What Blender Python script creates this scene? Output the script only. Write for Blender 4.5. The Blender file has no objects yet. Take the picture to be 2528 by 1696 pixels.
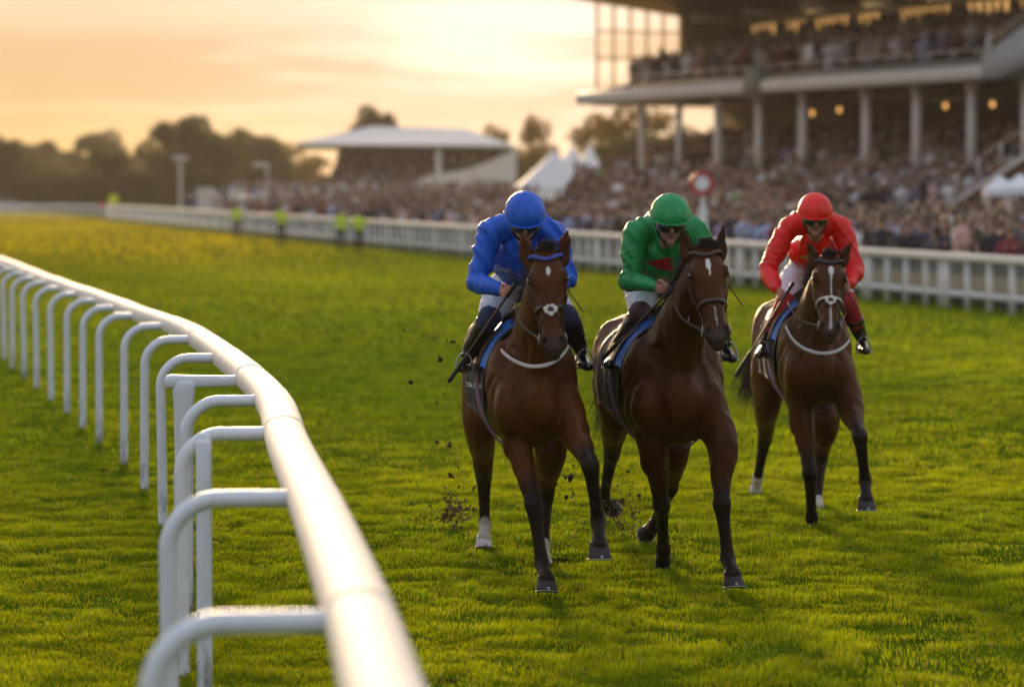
import bpy, math, random
import numpy as np
from mathutils import Vector, Matrix
from mathutils.bvhtree import BVHTree
R = math.radians
rng = np.random.default_rng(7)
random.seed(7)
SC = bpy.context.scene
COL = SC.collection
# ------------------------------------------------------------------ camera model
FPX, CAMH = 7500.0, 2.4
PITCH = math.atan(386 / FPX)
CP, SP = math.cos(PITCH), math.sin(PITCH)
def ray(px, py):
    a, b = px - 1264.0, -(py - 848.0)
    return np.array([a, FPX * CP + b * SP, -FPX * SP + b * CP])
def W(px, py, Y):
    d = ray(px, py)
    return np.array([0, 0, CAMH]) + d * (Y / d[1])
def G(px, py, z=0.0):
    d = ray(px, py)
    return np.array([0, 0, CAMH]) + d * ((z - CAMH) / d[2])
cam_d = bpy.data.cameras.new('camera'); cam = bpy.data.objects.new('camera', cam_d); COL.objects.link(cam)
cam.location = (0, 0, CAMH); cam.rotation_euler = (math.pi / 2 - PITCH, 0, 0)
cam_d.sensor_width = 36; cam_d.lens = 36 * FPX / 2528; cam_d.clip_end = 6000; cam_d.clip_start = .5
cam_d.dof.use_dof = True; cam_d.dof.focus_distance = 18.3; cam_d.dof.aperture_fstop = 1.75
SC.camera = cam
# ------------------------------------------------------------------ materials
def ramp(nt, fac, stops):
    n = nt.nodes.new('ShaderNodeValToRGB'); nt.links.new(fac, n.inputs[0])
    e = n.color_ramp.elements
    while len(e) < len(stops): e.new(.5)
    for i, (p, c) in enumerate(stops):
        e[i].position = p; e[i].color = (*c, 1) if len(c) == 3 else c
    return n.outputs[0]
def noise(nt, scale, detail=4, vec=None, rough=.55, dist=0):
    n = nt.nodes.new('ShaderNodeTexNoise'); n.inputs['Scale'].default_value = scale
    n.inputs['Detail'].default_value = detail; n.inputs['Roughness'].default_value = rough; n.inputs['Distortion'].default_value = dist
    if vec is not None: nt.links.new(vec, n.inputs['Vector'])
    return n.outputs['Fac']
def coords(nt, kind='Object', scale=(1, 1, 1)):
    t = nt.nodes.new('ShaderNodeTexCoord'); m = nt.nodes.new('ShaderNodeMapping'); m.inputs['Scale'].default_value = scale
    nt.links.new(t.outputs[kind], m.inputs[0]); return m.outputs[0]
def mixc(nt, fac, a, b, mode='MIX'):
    n = nt.nodes.new('ShaderNodeMix'); n.data_type = 'RGBA'; n.blend_type = mode
    for s, v in ((0, fac), (6, a), (7, b)):
        if isinstance(v, (int, float)): n.inputs[s].default_value = v
        elif isinstance(v, tuple): n.inputs[s].default_value = (*v, 1)
        else: nt.links.new(v, n.inputs[s])
    return n.outputs[2]
def mathn(nt, op, a, b=0.0, clamp=False):
    n = nt.nodes.new('ShaderNodeMath'); n.operation = op; n.use_clamp = clamp
    for s, v in ((0, a), (1, b)):
        if isinstance(v, (int, float)): n.inputs[s].default_value = v
        else: nt.links.new(v, n.inputs[s])
    return n.outputs[0]
def mat(name, col=(.5, .5, .5), rough=.6, metal=0.0, var=.12, nscale=8, bump=.0, bscale=30, attr=None, objcol=False,
        spec=.5, coat=0.0, sheen=0.0, emit=None, trans=0.0, bdist=.01, sheen_tint=None):
    m = bpy.data.materials.new(name); m.use_nodes = True; nt = m.node_tree; b = nt.nodes['Principled BSDF']
    tc = coords(nt)
    if attr:
        a = nt.nodes.new('ShaderNodeAttribute'); a.attribute_name = attr; src = a.outputs['Color']
    elif objcol:
        a = nt.nodes.new('ShaderNodeObjectInfo'); src = a.outputs['Color']
    else:
        src = col
    nz = noise(nt, nscale, 5, tc)
    v = ramp(nt, nz, [(.3, (1 - var,) * 3), (.7, (1 + var * .5,) * 3)])
    c = mixc(nt, 1.0, src, v, 'MULTIPLY')
    nt.links.new(c, b.inputs['Base Color'])
    b.inputs['Roughness'].default_value = rough; b.inputs['Metallic'].default_value = metal
    b.inputs['Specular IOR Level'].default_value = spec; b.inputs['Coat Weight'].default_value = coat
    b.inputs['Sheen Weight'].default_value = sheen
    if sheen_tint: b.inputs['Sheen Tint'].default_value = (*sheen_tint, 1)
    if bump:
        bn = nt.nodes.new('ShaderNodeBump'); bn.inputs['Strength'].default_value = bump; bn.inputs['Distance'].default_value = bdist
        nt.links.new(noise(nt, bscale, 6, tc, .6), bn.inputs['Height']); nt.links.new(bn.outputs[0], b.inputs['Normal'])
    if emit:
        b.inputs['Emission Color'].default_value = (*emit[0], 1); b.inputs['Emission Strength'].default_value = emit[1]
    if trans:
        t = nt.nodes.new('ShaderNodeBsdfTranslucent'); nt.links.new(c, t.inputs[0])
        mx = nt.nodes.new('ShaderNodeMixShader'); mx.inputs[0].default_value = trans
        nt.links.new(b.outputs[0], mx.inputs[1]); nt.links.new(t.outputs[0], mx.inputs[2])
        nt.links.new(mx.outputs[0], nt.nodes['Material Output'].inputs[0])
    return m
# ------------------------------------------------------------------ mesh builder
def catmull(P, sub):
    P = np.asarray(P, float)
    if len(P) < 3 or sub <= 1:
        return P
    Q = np.vstack([2 * P[0] - P[1], P, 2 * P[-1] - P[-2]]); out = []
    for i in range(1, len(Q) - 2):
        p0, p1, p2, p3 = Q[i - 1:i + 3]
        for k in range(sub):
            t = k / sub
            out.append(.5 * (2 * p1 + (p2 - p0) * t + (2 * p0 - 5 * p1 + 4 * p2 - p3) * t * t + (3 * p1 - p0 - 3 * p2 + p3) * t ** 3))
    out.append(Q[-2]); return np.array(out)
def nrm(v):
    v = np.asarray(v, float); return v / (np.linalg.norm(v) + 1e-12)
class MB:
    def __init__(s): s.v = []; s.f = []; s.m = []; s.n = 0
    def add(s, V, F, mi=0):
        s.v.append(np.asarray(V, float).reshape(-1, 3)); n = s.n
        s.f += [[i + n for i in f] for f in F]; s.m += [mi] * len(F); s.n += len(s.v[-1])
    def tube(s, pts, ra, rb=None, side=(1, 0, 0), n=14, sub=3, cap=True, mi=0, e=1.0, sq=None):
        pts = np.asarray(pts, float); N = len(pts)
        ra = np.full(N, ra, float) if np.isscalar(ra) else np.asarray(ra, float)
        rb = ra if rb is None else (np.full(N, rb, float) if np.isscalar(rb) else np.asarray(rb, float))
        A = catmull(np.hstack([pts, ra[:, None], rb[:, None]]), sub)
        P, ra, rb = A[:, :3], np.maximum(A[:, 3], 1e-4), np.maximum(A[:, 4], 1e-4)
        T = np.gradient(P, axis=0) if len(P) > 1 else np.array([[0, 0, 1.]])
        T /= np.linalg.norm(T, axis=1)[:, None] + 1e-12
        side = np.asarray(side, float)
        rings = []; th = np.arange(n) * 2 * math.pi / n
        ct, st = np.cos(th), np.sin(th)
        if e != 1: ct = np.sign(ct) * abs(ct) ** e; st = np.sign(st) * abs(st) ** e
        prev = None
        def ring(c, t, a_, b_):
            nonlocal prev
            a = side - t * (side @ t)
            if np.linalg.norm(a) < .15:
                a = prev - t * (prev @ t) if prev is not None else np.cross(t, [0, 0, 1.]) + np.cross(t, [0, 1., 0]) * .01
            a = nrm(a); prev = a; b = np.cross(t, a)
            return c + np.outer(ct * a_, a) + np.outer(st * b_, b)
        k = 3 if cap == True else 0
        for j in range(k, 0, -1):
            ph = j / (k + .35) * math.pi / 2; r = min(ra[0], rb[0])
            rings.append(ring(P[0] - T[0] * r * math.sin(ph), T[0], ra[0] * math.cos(ph), rb[0] * math.cos(ph)))
        for i in range(len(P)): rings.append(ring(P[i], T[i], ra[i], rb[i]))
        for j in range(1, k + 1):
            ph = j / (k + .35) * math.pi / 2; r = min(ra[-1], rb[-1])
            rings.append(ring(P[-1] + T[-1] * r * math.sin(ph), T[-1], ra[-1] * math.cos(ph), rb[-1] * math.cos(ph)))
        m = len(rings); F = []
        for i in range(m - 1):
            for j in range(n):
                j2 = (j + 1) % n; F.append([i * n + j, i * n + j2, (i + 1) * n + j2, (i + 1) * n + j])
        if cap is not None and cap is not False or cap == 'flat':
            F.append(list(range(n - 1, -1, -1))); F.append([(m - 1) * n + j for j in range(n)])
        s.add(np.vstack(rings), F, mi)
    def ell(s, c, r, ax=None, n=14, mi=0):
        """ellipsoid; ax = 3x3 rows of axes"""
        ax = np.eye(3) if ax is None else np.asarray(ax, float)
        m = max(6, n // 2); V = []; F = []
        for i in range(1, m):
            ph = math.pi * i / m
            for j in range(n):
                th = 2 * math.pi * j / n
                V.append([math.sin(ph) * math.cos(th) * r[0], math.sin(ph) * math.sin(th) * r[1], math.cos(ph) * r[2]])
        V += [[0, 0, r[2]], [0, 0, -r[2]]]; top, bot = len(V) - 2, len(V) - 1
        for i in range(m - 2):
            for j in range(n):
                j2 = (j + 1) % n; F.append([i * n + j, (i + 1) * n + j, (i + 1) * n + j2, i * n + j2])
        for j in range(n):
            F.append([top, j, (j + 1) % n]); F.append([bot, (m - 2) * n + (j + 1) % n, (m - 2) * n + j])
        s.add(np.array(V) @ ax + np.asarray(c, float), F, mi)
    def hexa(s, P, mi=0):
        """8 corner points: bottom 4 ccw, top 4 ccw"""
        s.add(P, [[3, 2, 1, 0], [4, 5, 6, 7], [0, 1, 5, 4], [1, 2, 6, 5], [2, 3, 7, 6], [3, 0, 4, 7]], mi)
    def box(s, c, size, rz=0.0, mi=0):
        hx, hy, hz = [a / 2 for a in size]; cr, sr = math.cos(rz), math.sin(rz); P = []
        for z in (-hz, hz):
            for x, y in ((-hx, -hy), (hx, -hy), (hx, hy), (-hx, hy)):
                P.append([c[0] + x * cr - y * sr, c[1] + x * sr + y * cr, c[2] + z])
        s.hexa(P, mi)
    def sheet(s, grid, thick=0.0, mi=0):
        g = np.asarray(grid, float); a, b = g.shape[:2]
        F = [[i * b + j, i * b + j + 1, (i + 1) * b + j + 1, (i + 1) * b + j] for i in range(a - 1) for j in range(b - 1)]
        if not thick: s.add(g.reshape(-1, 3), F, mi); return
        du = np.gradient(g, axis=0); dv = np.gradient(g, axis=1); nn = np.cross(du, dv)
        nn /= np.linalg.norm(nn, axis=2)[..., None] + 1e-12
        h = g + nn * thick; n0 = a * b
        V = np.vstack([g.reshape(-1, 3), h.reshape(-1, 3)]); F2 = [f[::-1] for f in F] if False else [list(f) for f in F]
        F2 = [[f[3], f[2], f[1], f[0]] for f in F] + [[i + n0 for i in f] for f in F]
        def idx(i, j): return i * b + j
        for i in range(a - 1):
            F2.append([idx(i, 0), idx(i + 1, 0), idx(i + 1, 0) + n0, idx(i, 0) + n0]); F2.append([idx(i + 1, b - 1), idx(i, b - 1), idx(i, b - 1) + n0, idx(i + 1, b - 1) + n0])
        for j in range(b - 1):
            F2.append([idx(0, j + 1), idx(0, j), idx(0, j) + n0, idx(0, j + 1) + n0]); F2.append([idx(a - 1, j), idx(a - 1, j + 1), idx(a - 1, j + 1) + n0, idx(a - 1, j) + n0])
        s.add(V, F2, mi)
    def mesh(s, name, origin=(0, 0, 0), smooth=True):
        me = bpy.data.meshes.new(name); V = np.vstack(s.v) - np.asarray(origin, float)
        me.from_pydata(V.tolist(), [], s.f)
        me.polygons.foreach_set('material_index', np.array(s.m, dtype=np.int32))
        me.polygons.foreach_set('use_smooth', np.full(len(s.f), smooth)); me.update()
        return me
    def build(s, name, mats, parent=None, origin=None, smooth=True):
        if origin is None: origin = tuple(parent.get('_o', (0, 0, 0))) if parent else (0, 0, 0)
        me = s.mesh(name, origin, smooth)
        return link(name, me, mats, parent, origin)
def link(name, me, mats, parent=None, origin=(0, 0, 0)):
    o = bpy.data.objects.new(name, me); COL.objects.link(o)
    for m in (mats if isinstance(mats, (list, tuple)) else [mats]): me.materials.append(m)
    if parent: o.parent = parent
    else: o.location = origin
    return o
def tag(o, label=None, cat=None, group=None, kind=None):
    if label: o['label'] = label
    if cat: o['category'] = cat
    if group: o['group'] = group
    if kind: o['kind'] = kind
    return o
def empty(name, loc, label, cat, group=None):
    o = bpy.data.objects.new(name, None); COL.objects.link(o); o.location = loc; o['_o'] = [float(a) for a in loc]
    o.empty_display_size = .1
    return tag(o, label, cat, group)
def fuse(mb, voxel, smooth=6, factor=.5):
    """melt overlapping solids into one continuous skin; returns a mesh in world coordinates"""
    me = mb.mesh('tmp'); o = bpy.data.objects.new('tmp', me); COL.objects.link(o)
    r = o.modifiers.new('r', 'REMESH'); r.mode = 'VOXEL'; r.voxel_size = voxel; r.use_smooth_shade = True
    if smooth:
        sm = o.modifiers.new('s', 'SMOOTH'); sm.factor = factor; sm.iterations = smooth
    dg = bpy.context.evaluated_depsgraph_get(); dg.update()
    ev = o.evaluated_get(dg); out = bpy.data.meshes.new_from_object(ev)
    bpy.data.objects.remove(o); bpy.data.meshes.remove(me); out.materials.clear()
    return out
def getV(me):
    a = np.empty(len(me.vertices) * 3, np.float32); me.vertices.foreach_get('co', a); return a.reshape(-1, 3).astype(float)
def getN(me):
    a = np.empty(len(me.vertices) * 3, np.float32); me.vertices.foreach_get('normal', a); return a.reshape(-1, 3).astype(float)
def setV(me, V): me.vertices.foreach_set('co', V.astype(np.float32).ravel()); me.update()
def setcol(me, C, name='Col'):
    a = me.color_attributes.new(name, 'FLOAT_COLOR', 'POINT')
    C = np.hstack([C, np.ones((len(C), 1))]).astype(np.float32); a.data.foreach_set('color', C.ravel())
def bvh_of(me): return BVHTree.FromPolygons([v.co.copy() for v in me.vertices], [list(p.vertices) for p in me.polygons])
def hit(bvh, px, py, off=.002, miss=None, ymin=1.0):
    d = Vector(ray(px, py)).normalized(); loc, nor, i, dist = bvh.ray_cast(Vector(W(px, py, ymin)), d)
    if loc is None: return miss
    return np.array(loc) - np.array(d) * off
def segdist(V, A, B):
    A = np.asarray(A); B = np.asarray(B); d = B - A; t = np.clip(((V - A) @ d) / (d @ d), 0, 1)
    return np.linalg.norm(V - (A + t[:, None] * d), axis=1), t
def sstep(x, a, b):
    t = np.clip((x - a) / (b - a), 0, 1); return t * t * (3 - 2 * t)
_lat = {}
def vnoise(x, y, scale, seed=0):
    if seed not in _lat: _lat[seed] = np.random.default_rng(seed).random((256, 256))
    L = _lat[seed]; x = x / scale; y = y / scale; xi = np.floor(x).astype(int); yi = np.floor(y).astype(int)
    fx = x - xi; fy = y - yi; fx = fx * fx * (3 - 2 * fx); fy = fy * fy * (3 - 2 * fy)
    g = lambda a, b: L[a & 255, b & 255]
    return (g(xi, yi) * (1 - fx) + g(xi + 1, yi) * fx) * (1 - fy) + (g(xi, yi + 1) * (1 - fx) + g(xi + 1, yi + 1) * fx) * fy
def vn3(V, s, seed=0): return (vnoise(V[:, 0] + V[:, 2] * .37, V[:, 1] + 9, s, seed) + vnoise(V[:, 0] + 5, V[:, 2] + V[:, 1] * .41, s, seed + 1)) * .5
# ------------------------------------------------------------------ world and sun
SUN_AZ, SUN_EL = R(-7), R(8)
sun_dir = np.array([math.sin(SUN_AZ) * math.cos(SUN_EL), math.cos(SUN_AZ) * math.cos(SUN_EL), math.sin(SUN_EL)])
sd = bpy.data.lights.new('sun', 'SUN'); sun = bpy.data.objects.new('sun', sd); COL.objects.link(sun)
sd.energy = 4.2; sd.angle = R(8); sd.color = (1, .70, .38)
sun.rotation_euler = Vector(-sun_dir).to_track_quat('-Z', 'Y').to_euler()
world = bpy.data.worlds.new('World'); SC.world = world; world.use_nodes = True
nt = world.node_tree; bg = nt.nodes['Background']; bg.inputs[1].default_value = 1.0
sky = nt.nodes.new('ShaderNodeTexSky'); sky.sky_type = 'NISHITA'; sky.sun_disc = False
sky.sun_elevation = SUN_EL; sky.sun_rotation = SUN_AZ; sky.air_density = 1.2; sky.dust_density = 3
tcw = nt.nodes.new('ShaderNodeTexCoord'); sep = nt.nodes.new('ShaderNodeSeparateXYZ'); nt.links.new(tcw.outputs['Generated'], sep.inputs[0])
zz = sep.outputs[2]
grad = ramp(nt, zz, [(0, (.76, .40, .11)), (.012, (.74, .47, .165)), (.028, (.68, .49, .26)), (.055, (.66, .50, .34)), (.11, (.62, .52, .42)), (.3, (.48, .49, .52)), (.8, (.40, .48, .62))])
# azimuthal warmth: the half of the sky away from the sun is cooler
dotn = nt.nodes.new('ShaderNodeVectorMath'); dotn.operation = 'DOT_PRODUCT'; nt.links.new(tcw.outputs['Generated'], dotn.inputs[0])
gd = nrm([.008, 1, .035]); dotn.inputs[1].default_value = tuple(gd)
dv = dotn.outputs['Value']
back = ramp(nt, zz, [(0, (.33, .31, .33)), (.12, (.44, .44, .49)), (.6, (.46, .55, .72))])
wf = mathn(nt, 'MULTIPLY_ADD', dv, .5); wf_n = nt.nodes[-1]; wf_n.inputs[2].default_value = .5
wf2 = ramp(nt, wf, [(.35, (0, 0, 0)), (.95, (1, 1, 1))])
base = mixc(nt, wf2, back, grad)
# clouds: long flat streaks
mp = nt.nodes.new('ShaderNodeMapping'); mp.inputs['Scale'].default_value = (7, 7, 70); mp.inputs['Location'].default_value = (1.3, .4, .9)
nt.links.new(tcw.outputs['Generated'], mp.inputs[0])
cl = noise(nt, 1.25, 6, mp.outputs[0], .52, .35)
clm = ramp(nt, cl, [(.33, (0, 0, 0)), (.50, (1, 1, 1))])
band = ramp(nt, zz, [(.012, (0, 0, 0)), (.026, (.9, .9, .9)), (.046, (1, 1, 1)), (.056, (.35, .35, .35)), (.3, (.6, .6, .6))])
cf = mathn(nt, 'MULTIPLY', clm, band)
cf = mathn(nt, 'MULTIPLY', cf, .95)
# glow round the sun's side of the sky, clouds in front of it
glow = mathn(nt, 'POWER', mathn(nt, 'MAXIMUM', dv, 0.0), 260.0)
gl = mixc(nt, glow, (0, 0, 0), (.27, .27, .32))
lit = mixc(nt, 1.0, base, gl, 'ADD')
cc = mixc(nt, 1.0, lit, (.75, .65, .57), 'MULTIPLY')
tot = mixc(nt, cf, lit, cc)
nis = mixc(nt, 1.0, sky.outputs[0], (.0012, .0012, .0012), 'MULTIPLY')
tot = mixc(nt, 1.0, tot, nis, 'ADD')
nt.links.new(tot, bg.inputs[0])
SC.view_settings.view_transform = 'Standard'; SC.view_settings.look = 'None'; SC.view_settings.gamma = 1; SC.view_settings.exposure = .62
SC.cycles.use_denoising = True
SC.cycles.max_bounces = 6; SC.cycles.transparent_max_bounces = 8; SC.cycles.volume_bounces = 0
# ------------------------------------------------------------------ common materials
M = {}
M['white_paint'] = mat('white_paint', (.80, .81, .80), .32, var=.05, nscale=5, bump=.05, bscale=18)
M['rail_plastic'] = mat('rail_plastic', (.81, .73, .63), .72, var=.08, nscale=5, bump=.05, bscale=18, spec=.3)
M['fence_white'] = mat('fence_white', (.74, .74, .72), .5, var=.08)
M['dirt'] = mat('dirt', (.05, .028, .014), .95, var=.3, nscale=30)
M['black'] = mat('black', (.012, .012, .013), .45)
M['leather'] = mat('leather', (.04, .02, .012), .4, bump=.1, bscale=80)
M['metal'] = mat('metal', (.7, .69, .66), .25, metal=1)
M['concrete'] = mat('concrete', (.20, .18, .16), .85, var=.2, nscale=3)
M['cream'] = mat('cream', (.62, .56, .50), .5, var=.08, nscale=2)
M['dark'] = mat('dark', (.05, .038, .025), .8, var=.2)
# ================================================================== GROUND AND GRASS
def ground_material():
    m = bpy.data.materials.new('turf'); m.use_nodes = True; nt = m.node_tree; b = nt.nodes['Principled BSDF']
    tc = coords(nt, 'Object')
    n1 = noise(nt, .12, 5, tc); n2 = noise(nt, 1.7, 6, tc); n3 = noise(nt, 14, 5, tc, .7)
    c = ramp(nt, n1, [(.3, (.05, .10, .004)), (.55, (.09, .13, .005)), (.75, (.13, .14, .006))])
    c = mixc(nt, 1.0, c, ramp(nt, n2, [(.3, (.55, .6, .5)), (.6, (1.1, 1.1, 1.0))]), 'MULTIPLY')
    c = mixc(nt, 1.0, c, ramp(nt, n3, [(.3, (.5, .5, .5)), (.6, (1.2, 1.2, 1.2))]), 'MULTIPLY')
    nt.links.new(c, b.inputs['Base Color']); b.inputs['Roughness'].default_value = .9; b.inputs['Specular IOR Level'].default_value = 0
    bn = nt.nodes.new('ShaderNodeBump'); bn.inputs['Strength'].default_value = .8; bn.inputs['Distance'].default_value = .04
    nt.links.new(n3, bn.inputs['Height']); nt.links.new(bn.outputs[0], b.inputs['Normal'])
    return m
mb = MB()
xs = np.array([-3000, -600, -200, -60, -20, 0, 20, 60, 200, 600, 3000.]); ys = np.array([-3000, -300, 0, 10, 30, 60, 120, 240, 480, 1200, 3500.])
gx, gy = np.meshgrid(xs, ys, indexing='ij'); mb.sheet(np.dstack([gx, gy, gx * 0]))
ground = mb.build('ground', ground_material(), smooth=False); tag(ground, 'mown green turf of the racecourse', None, None, 'structure')

FA, FB = np.array([9.54, 56.6]), np.array([-13.7, 155.0])      # far fence line (x, y)
FD = (FB - FA) / np.linalg.norm(FB - FA); FNv = np.array([FD[1], -FD[0]])  # outward (to the crowd)
def fence_xy(s, t=0): return FA + FD * s + FNv * t            # s metres from FA going away, t to the crowd side
def in_crowd_side(x, y): return ((x - FA[0]) * FNv[0] + (y - FA[1]) * FNv[1])

GV, GF, GC = [], [], []
gcount = 0
def blades(n, y0, y1, h0, w0, seg, margin=1.22, fin=0.0, fout=0.0):
    global gcount
    r = rng.random(n)
    y = np.sqrt(y0 * y0 + r * (y1 * y1 - y0 * y0))
    x = (rng.random(n) * 2 - 1) * (y * .1685 * margin + .3)
    k = in_crowd_side(x, y) < .2
    if y1 > 100: k &= (x > -y * .25)
    if fin: k &= rng.random(n) < sstep(y, y0, y0 + fin)
    if fout: k &= rng.random(n) > sstep(y, y1 - fout, y1)
    clump = vnoise(x, y * .8, .13 + .0 * x, 3) * .5 + vnoise(x, y, .34, 4) * .5
    clump = clump + (.5 - clump) * sstep(y, 50, 80) * .75
    thin = vnoise(x, y * .7, .28, 5) * .6 + vnoise(x, y, 2.2, 6) * .4
    k &= rng.random(n) < sstep(thin + clump * .6, .50, .80) + .22
    x, y, clump, thin = x[k], y[k], clump[k], thin[k]; n = len(x)
    h = h0 * (.22 + 1.9 * clump ** 1.8 + .35 * (vnoise(x, y, .11, 19) - .3)) * (.6 + .6 * rng.random(n)); h = np.maximum(h, h0 * .15)
    w = w0 * (.6 + .8 * rng.random(n))
    th = rng.random(n) * 6.283; bend = (rng.random(n) ** 1.3) * 1.0 * h
    ld = vnoise(x, y, .6, 8) * 12 + rng.normal(0, .9, n)
    bx, by = np.cos(ld) * bend, np.sin(ld) * bend
    wx, wy = np.cos(th) * w / 2, np.sin(th) * w / 2
    z0 = -.004
    if seg == 2:
        P = np.stack([np.stack([x - wx, y - wy, np.full(n, z0)], 1), np.stack([x + wx, y + wy, np.full(n, z0)], 1),
                      np.stack([x + wx * .75 + bx * .35, y + wy * .75 + by * .35, h * .62], 1), np.stack([x - wx * .75 + bx * .35, y - wy * .75 + by * .35, h * .62], 1),
                      np.stack([x + bx, y + by, h], 1)], 1)
        idx = np.arange(n)[:, None] * 5 + gcount
        GF.append(np.concatenate([np.stack([idx[:, 0], idx[:, 0] + 1, idx[:, 0] + 2], 1), np.stack([idx[:, 0], idx[:, 0] + 2, idx[:, 0] + 3], 1), np.stack([idx[:, 0] + 3, idx[:, 0] + 2, idx[:, 0] + 4], 1)]))
        nv = 5
    else:
        P = np.stack([np.stack([x - wx, y - wy, np.full(n, z0)], 1), np.stack([x + wx, y + wy, np.full(n, z0)], 1), np.stack([x + bx, y + by, h], 1)], 1)
        idx = np.arange(n) * 3 + gcount
        GF.append(np.stack([idx, idx + 1, idx + 2], 1)); nv = 3
    GV.append(P.reshape(-1, 3)); gcount += n * nv
    # colour: fresh green / yellow green / straw, by patches
    big = vnoise(x, y, 3.1, 11) * .5 + vnoise(x, y * .5, 9.0, 12) * .5
    stripe = vnoise(x + y * .2, y * .25, 5.0, 14)
    t = np.clip(big * 1.1 - .15 + rng.normal(0, .16, n), 0, 1)[:, None]
    a, b = np.array([.086, .164, .004]), np.array([.232, .280, .005])
    c = a * (1 - t) + b * t
    sunlit = (sstep(y, 78, 125) * sstep(-x + 7 * vnoise(x, y * .3, 9.0, 15), 7, 17) * .85 + .12 * sstep(y, 40, 90))[:, None]  # low sun on the far left turf painted into blade colour, rest slightly yellower
    c = c * (1 - sunlit) + np.array([.40, .35, .006]) * sunlit
    straw = (rng.random(n) < .022 + .03 * (thin < .4))[:, None]
    c = np.where(straw, np.array([.26, .22, .09]) * (.7 + .5 * rng.random((n, 1))), c)
    c = c * (.62 + .85 * clump[:, None]) * (.72 + .5 * stripe[:, None]) * (.8 + .4 * rng.random((n, 1)))
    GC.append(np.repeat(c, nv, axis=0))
blades(720000, 12.0, 29, .033, .0055, 2, fout=7)
blades(360000, 22, 54, .038, .010, 1, fin=7, fout=14)
blades(200000, 40, 110, .065, .024, 1, fin=14, fout=35)
blades(200000, 75, 340, .08, .07, 1, margin=1.25, fin=35)
# grass left of the running rail near the camera reaches outside the main fan, covered by the margin
V = np.concatenate(GV).astype(np.float32); F = np.concatenate(GF).astype(np.int32); Cc = np.concatenate(GC).astype(np.float32)
me = bpy.data.meshes.new('grass'); me.vertices.add(len(V)); me.vertices.foreach_set('co', V.ravel())
me.loops.add(F.size); me.loops.foreach_set('vertex_index', F.ravel()); me.polygons.add(len(F))
me.polygons.foreach_set('loop_start', np.arange(0, F.size, 3, dtype=np.int32)); me.update()
setcol(me, Cc)
def grass_material():
    m = bpy.data.materials.new('grass_blades'); m.use_nodes = True; nt = m.node_tree; b = nt.nodes['Principled BSDF']
    a = nt.nodes.new('ShaderNodeAttribute'); a.attribute_name = 'Col'
    nt.links.new(a.outputs['Color'], b.inputs['Base Color']); b.inputs['Roughness'].default_value = .7; b.inputs['Specular IOR Level'].default_value = .03
    t = nt.nodes.new('ShaderNodeBsdfTranslucent'); c = mixc(nt, 1.0, a.outputs['Color'], (1.5, 1.35, .9), 'MULTIPLY'); nt.links.new(c, t.inputs[0])
    mx = nt.nodes.new('ShaderNodeMixShader'); mx.inputs[0].default_value = .55
    nt.links.new(b.outputs[0], mx.inputs[1]); nt.links.new(t.outputs[0], mx.inputs[2]); nt.links.new(mx.outputs[0], nt.nodes['Material Output'].inputs[0])
    return m
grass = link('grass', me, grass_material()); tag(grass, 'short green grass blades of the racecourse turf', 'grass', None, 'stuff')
del V, F, Cc, GV, GF, GC
# divots: small torn patches of soil pressed in the turf
mdiv = mat('divot_soil', (.030, .026, .008), 1.0, spec=0, var=.4, nscale=20)
mb = MB()
for i in range(60):
    y = math.sqrt(random.uniform(14 ** 2, 30 ** 2)); x = random.uniform(-.10, .175) * y
    a = random.uniform(0, 6.28); r = random.uniform(.03, .10)
    ring = [[x + math.cos(t) * r * random.uniform(.6, 1.2), y + math.sin(t) * r * .8 * random.uniform(.6, 1.2), .006 + i * .00003] for t in np.linspace(0, 6.28, 9)[:-1]]
    mb.add(ring, [list(range(8))])
o = mb.build('divots', mdiv, smooth=False); tag(o, 'scattered dark divots torn in the turf', 'divots', None, 'stuff')

# ================================================================== NEAR RUNNING RAIL
rail_c = [(W(1100, 2300, 4.6)[0] * 0 + .02, 4.2), (-.16, 5.8), (-.29, 7.0), (-.43, 8.5), (-.73, 11.35), (-1.06, 14.3), (-1.29, 16.6), (-1.53, 18.4), (-1.88, 20.6), (-2.28, 23.), (-2.71, 25.3),
          (-3.17, 27.3), (-3.62, 29.1), (-4.04, 31.), (-5.88, 38.7), (-7.77, 47.), (-8.7, 50.7), (-11.6, 60), (-15.2, 70)]
rc = catmull(np.array([[a, b, 0] for a, b in rail_c]), 8)
def rail_at(Y):
    i = int(np.argmin(abs(rc[:, 1] - Y))); i = max(1, min(len(rc) - 2, i))
    x = np.interp(Y, rc[:, 1], rc[:, 0]); t = nrm(rc[i + 1] - rc[i - 1]); return np.array([x, Y, 0]), t
M['joint'] = mat('joint_grime', (.22, .19, .15), .8)
rail = empty('running_rail', (-.43, 8.5, 0), 'long curving white plastic running rail with bent tubular posts in the left foreground', 'running rail')
ZT = 1.27
post_Y = [5.6, 8.44, 11.8, 14.9, 17.2, 19.2, 21.5, 24.1, 26.4, 28.5, 30.4, 32.3, 34.3, 36.3, 38.3, 40.3, 42.4, 44.6, 46.8, 49.1, 51.5, 54, 56.6, 59.3, 62]
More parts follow.
